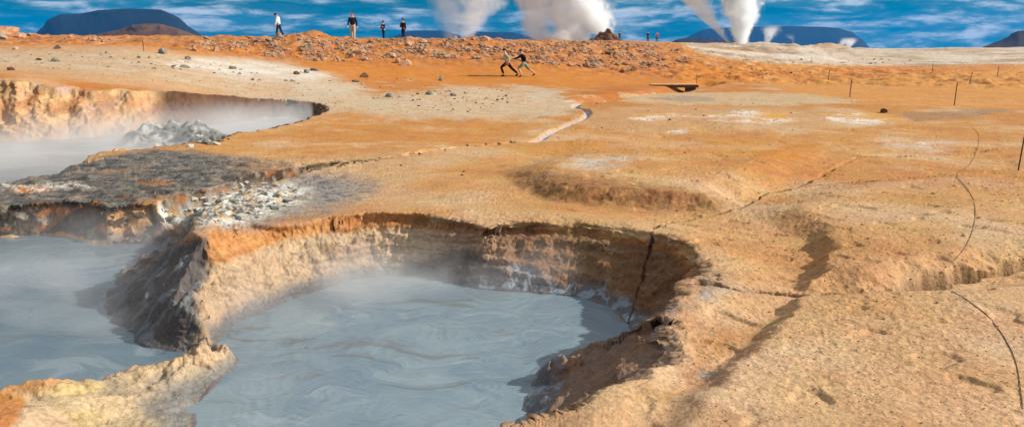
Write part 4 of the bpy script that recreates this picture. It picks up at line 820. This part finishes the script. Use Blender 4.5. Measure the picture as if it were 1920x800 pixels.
sky = s.a('ShaderNodeTexSky', {'Vector': dv}, sky_type='NISHITA', sun_disc=False); sky.sun_elevation = SEL; sky.sun_rotation = R(90)-SAZ; sky.air_density = 1.3; sky.dust_density = .3; sky.ozone_density = 2.5
blue = s.mix(1.0, sky.outputs[0], (.0, .36, .36, 1), 'MULTIPLY')
skyb = s.mix(s.mr(sp.outputs[2], .10, .35, 1.0, .0), sky.outputs[0], blue)
# clouds: long low banks over the horizon, rounder higher up
az = s.math('DIVIDE', sp.outputs[0], s.math('MAXIMUM', s.math('ABSOLUTE', sp.outputs[1]), .15))
cv = s.a('ShaderNodeCombineXYZ', {0: s.math('MULTIPLY', az, 6.0), 1: s.math('MULTIPLY', sp.outputs[2], 44.0), 2: 3.7}).outputs[0]
c1 = s.noise(cv, 1.0, 9, .60, .35)
cv2 = s.a('ShaderNodeCombineXYZ', {0: s.math('MULTIPLY', az, 17), 1: s.math('MULTIPLY', sp.outputs[2], 75.0), 2: 9.1}).outputs[0]
c2 = s.noise(cv2, 1.0, 8, .62, .3)
m1 = s.mr(c1, .40, .58, 0, 1.0); low = s.mr(sp.outputs[2], .0, .022, .35, 0)
m1 = s.math('MINIMUM', s.math('ADD', m1, low), 1.0)
m2 = s.math('MULTIPLY', s.mr(c2, .44, .66, .0, 1.0), s.mr(c1, .42, .58, .04, 1))
grey = s.mix(s.mr(c2, .35, .65, 0, 1), (.3, 1.75, 2.35, 1), (3.0, 3.9, 4.3, 1))
cl = s.mix(s.math('MULTIPLY', m1, .85), skyb, grey); cl = s.mix(m2, cl, (5.4, 5.9, 6.3, 1))
cl = s.mix(s.mr(sp.outputs[2], .10, .4, 0, .75), cl, (4.6, 4.5, 4.4, 1))  # neutral fill added to the unseen upper sky, makes the ambient light less blue
s.l.new(cl, bg.inputs[0]); bg.inputs[1].default_value = .10

cam = bpy.data.cameras.new('camera'); co = bpy.data.objects.new('camera', cam); C.objects.link(co)
co.location = (0, 0, CH); co.rotation_euler = (R(90)-TH, 0, 0); cam.sensor_width = 36; cam.lens = F/1920*36; cam.clip_end = 30000; cam.clip_start = .1
sc = bpy.context.scene; sc.camera = co
sc.view_settings.view_transform = 'Standard'; sc.view_settings.look = 'None'; sc.view_settings.exposure = 0.36; sc.view_settings.gamma = 1
sc.cycles.use_denoising = True; sc.cycles.volume_bounces = 12; sc.cycles.max_bounces = 12; sc.cycles.volume_max_steps = 256
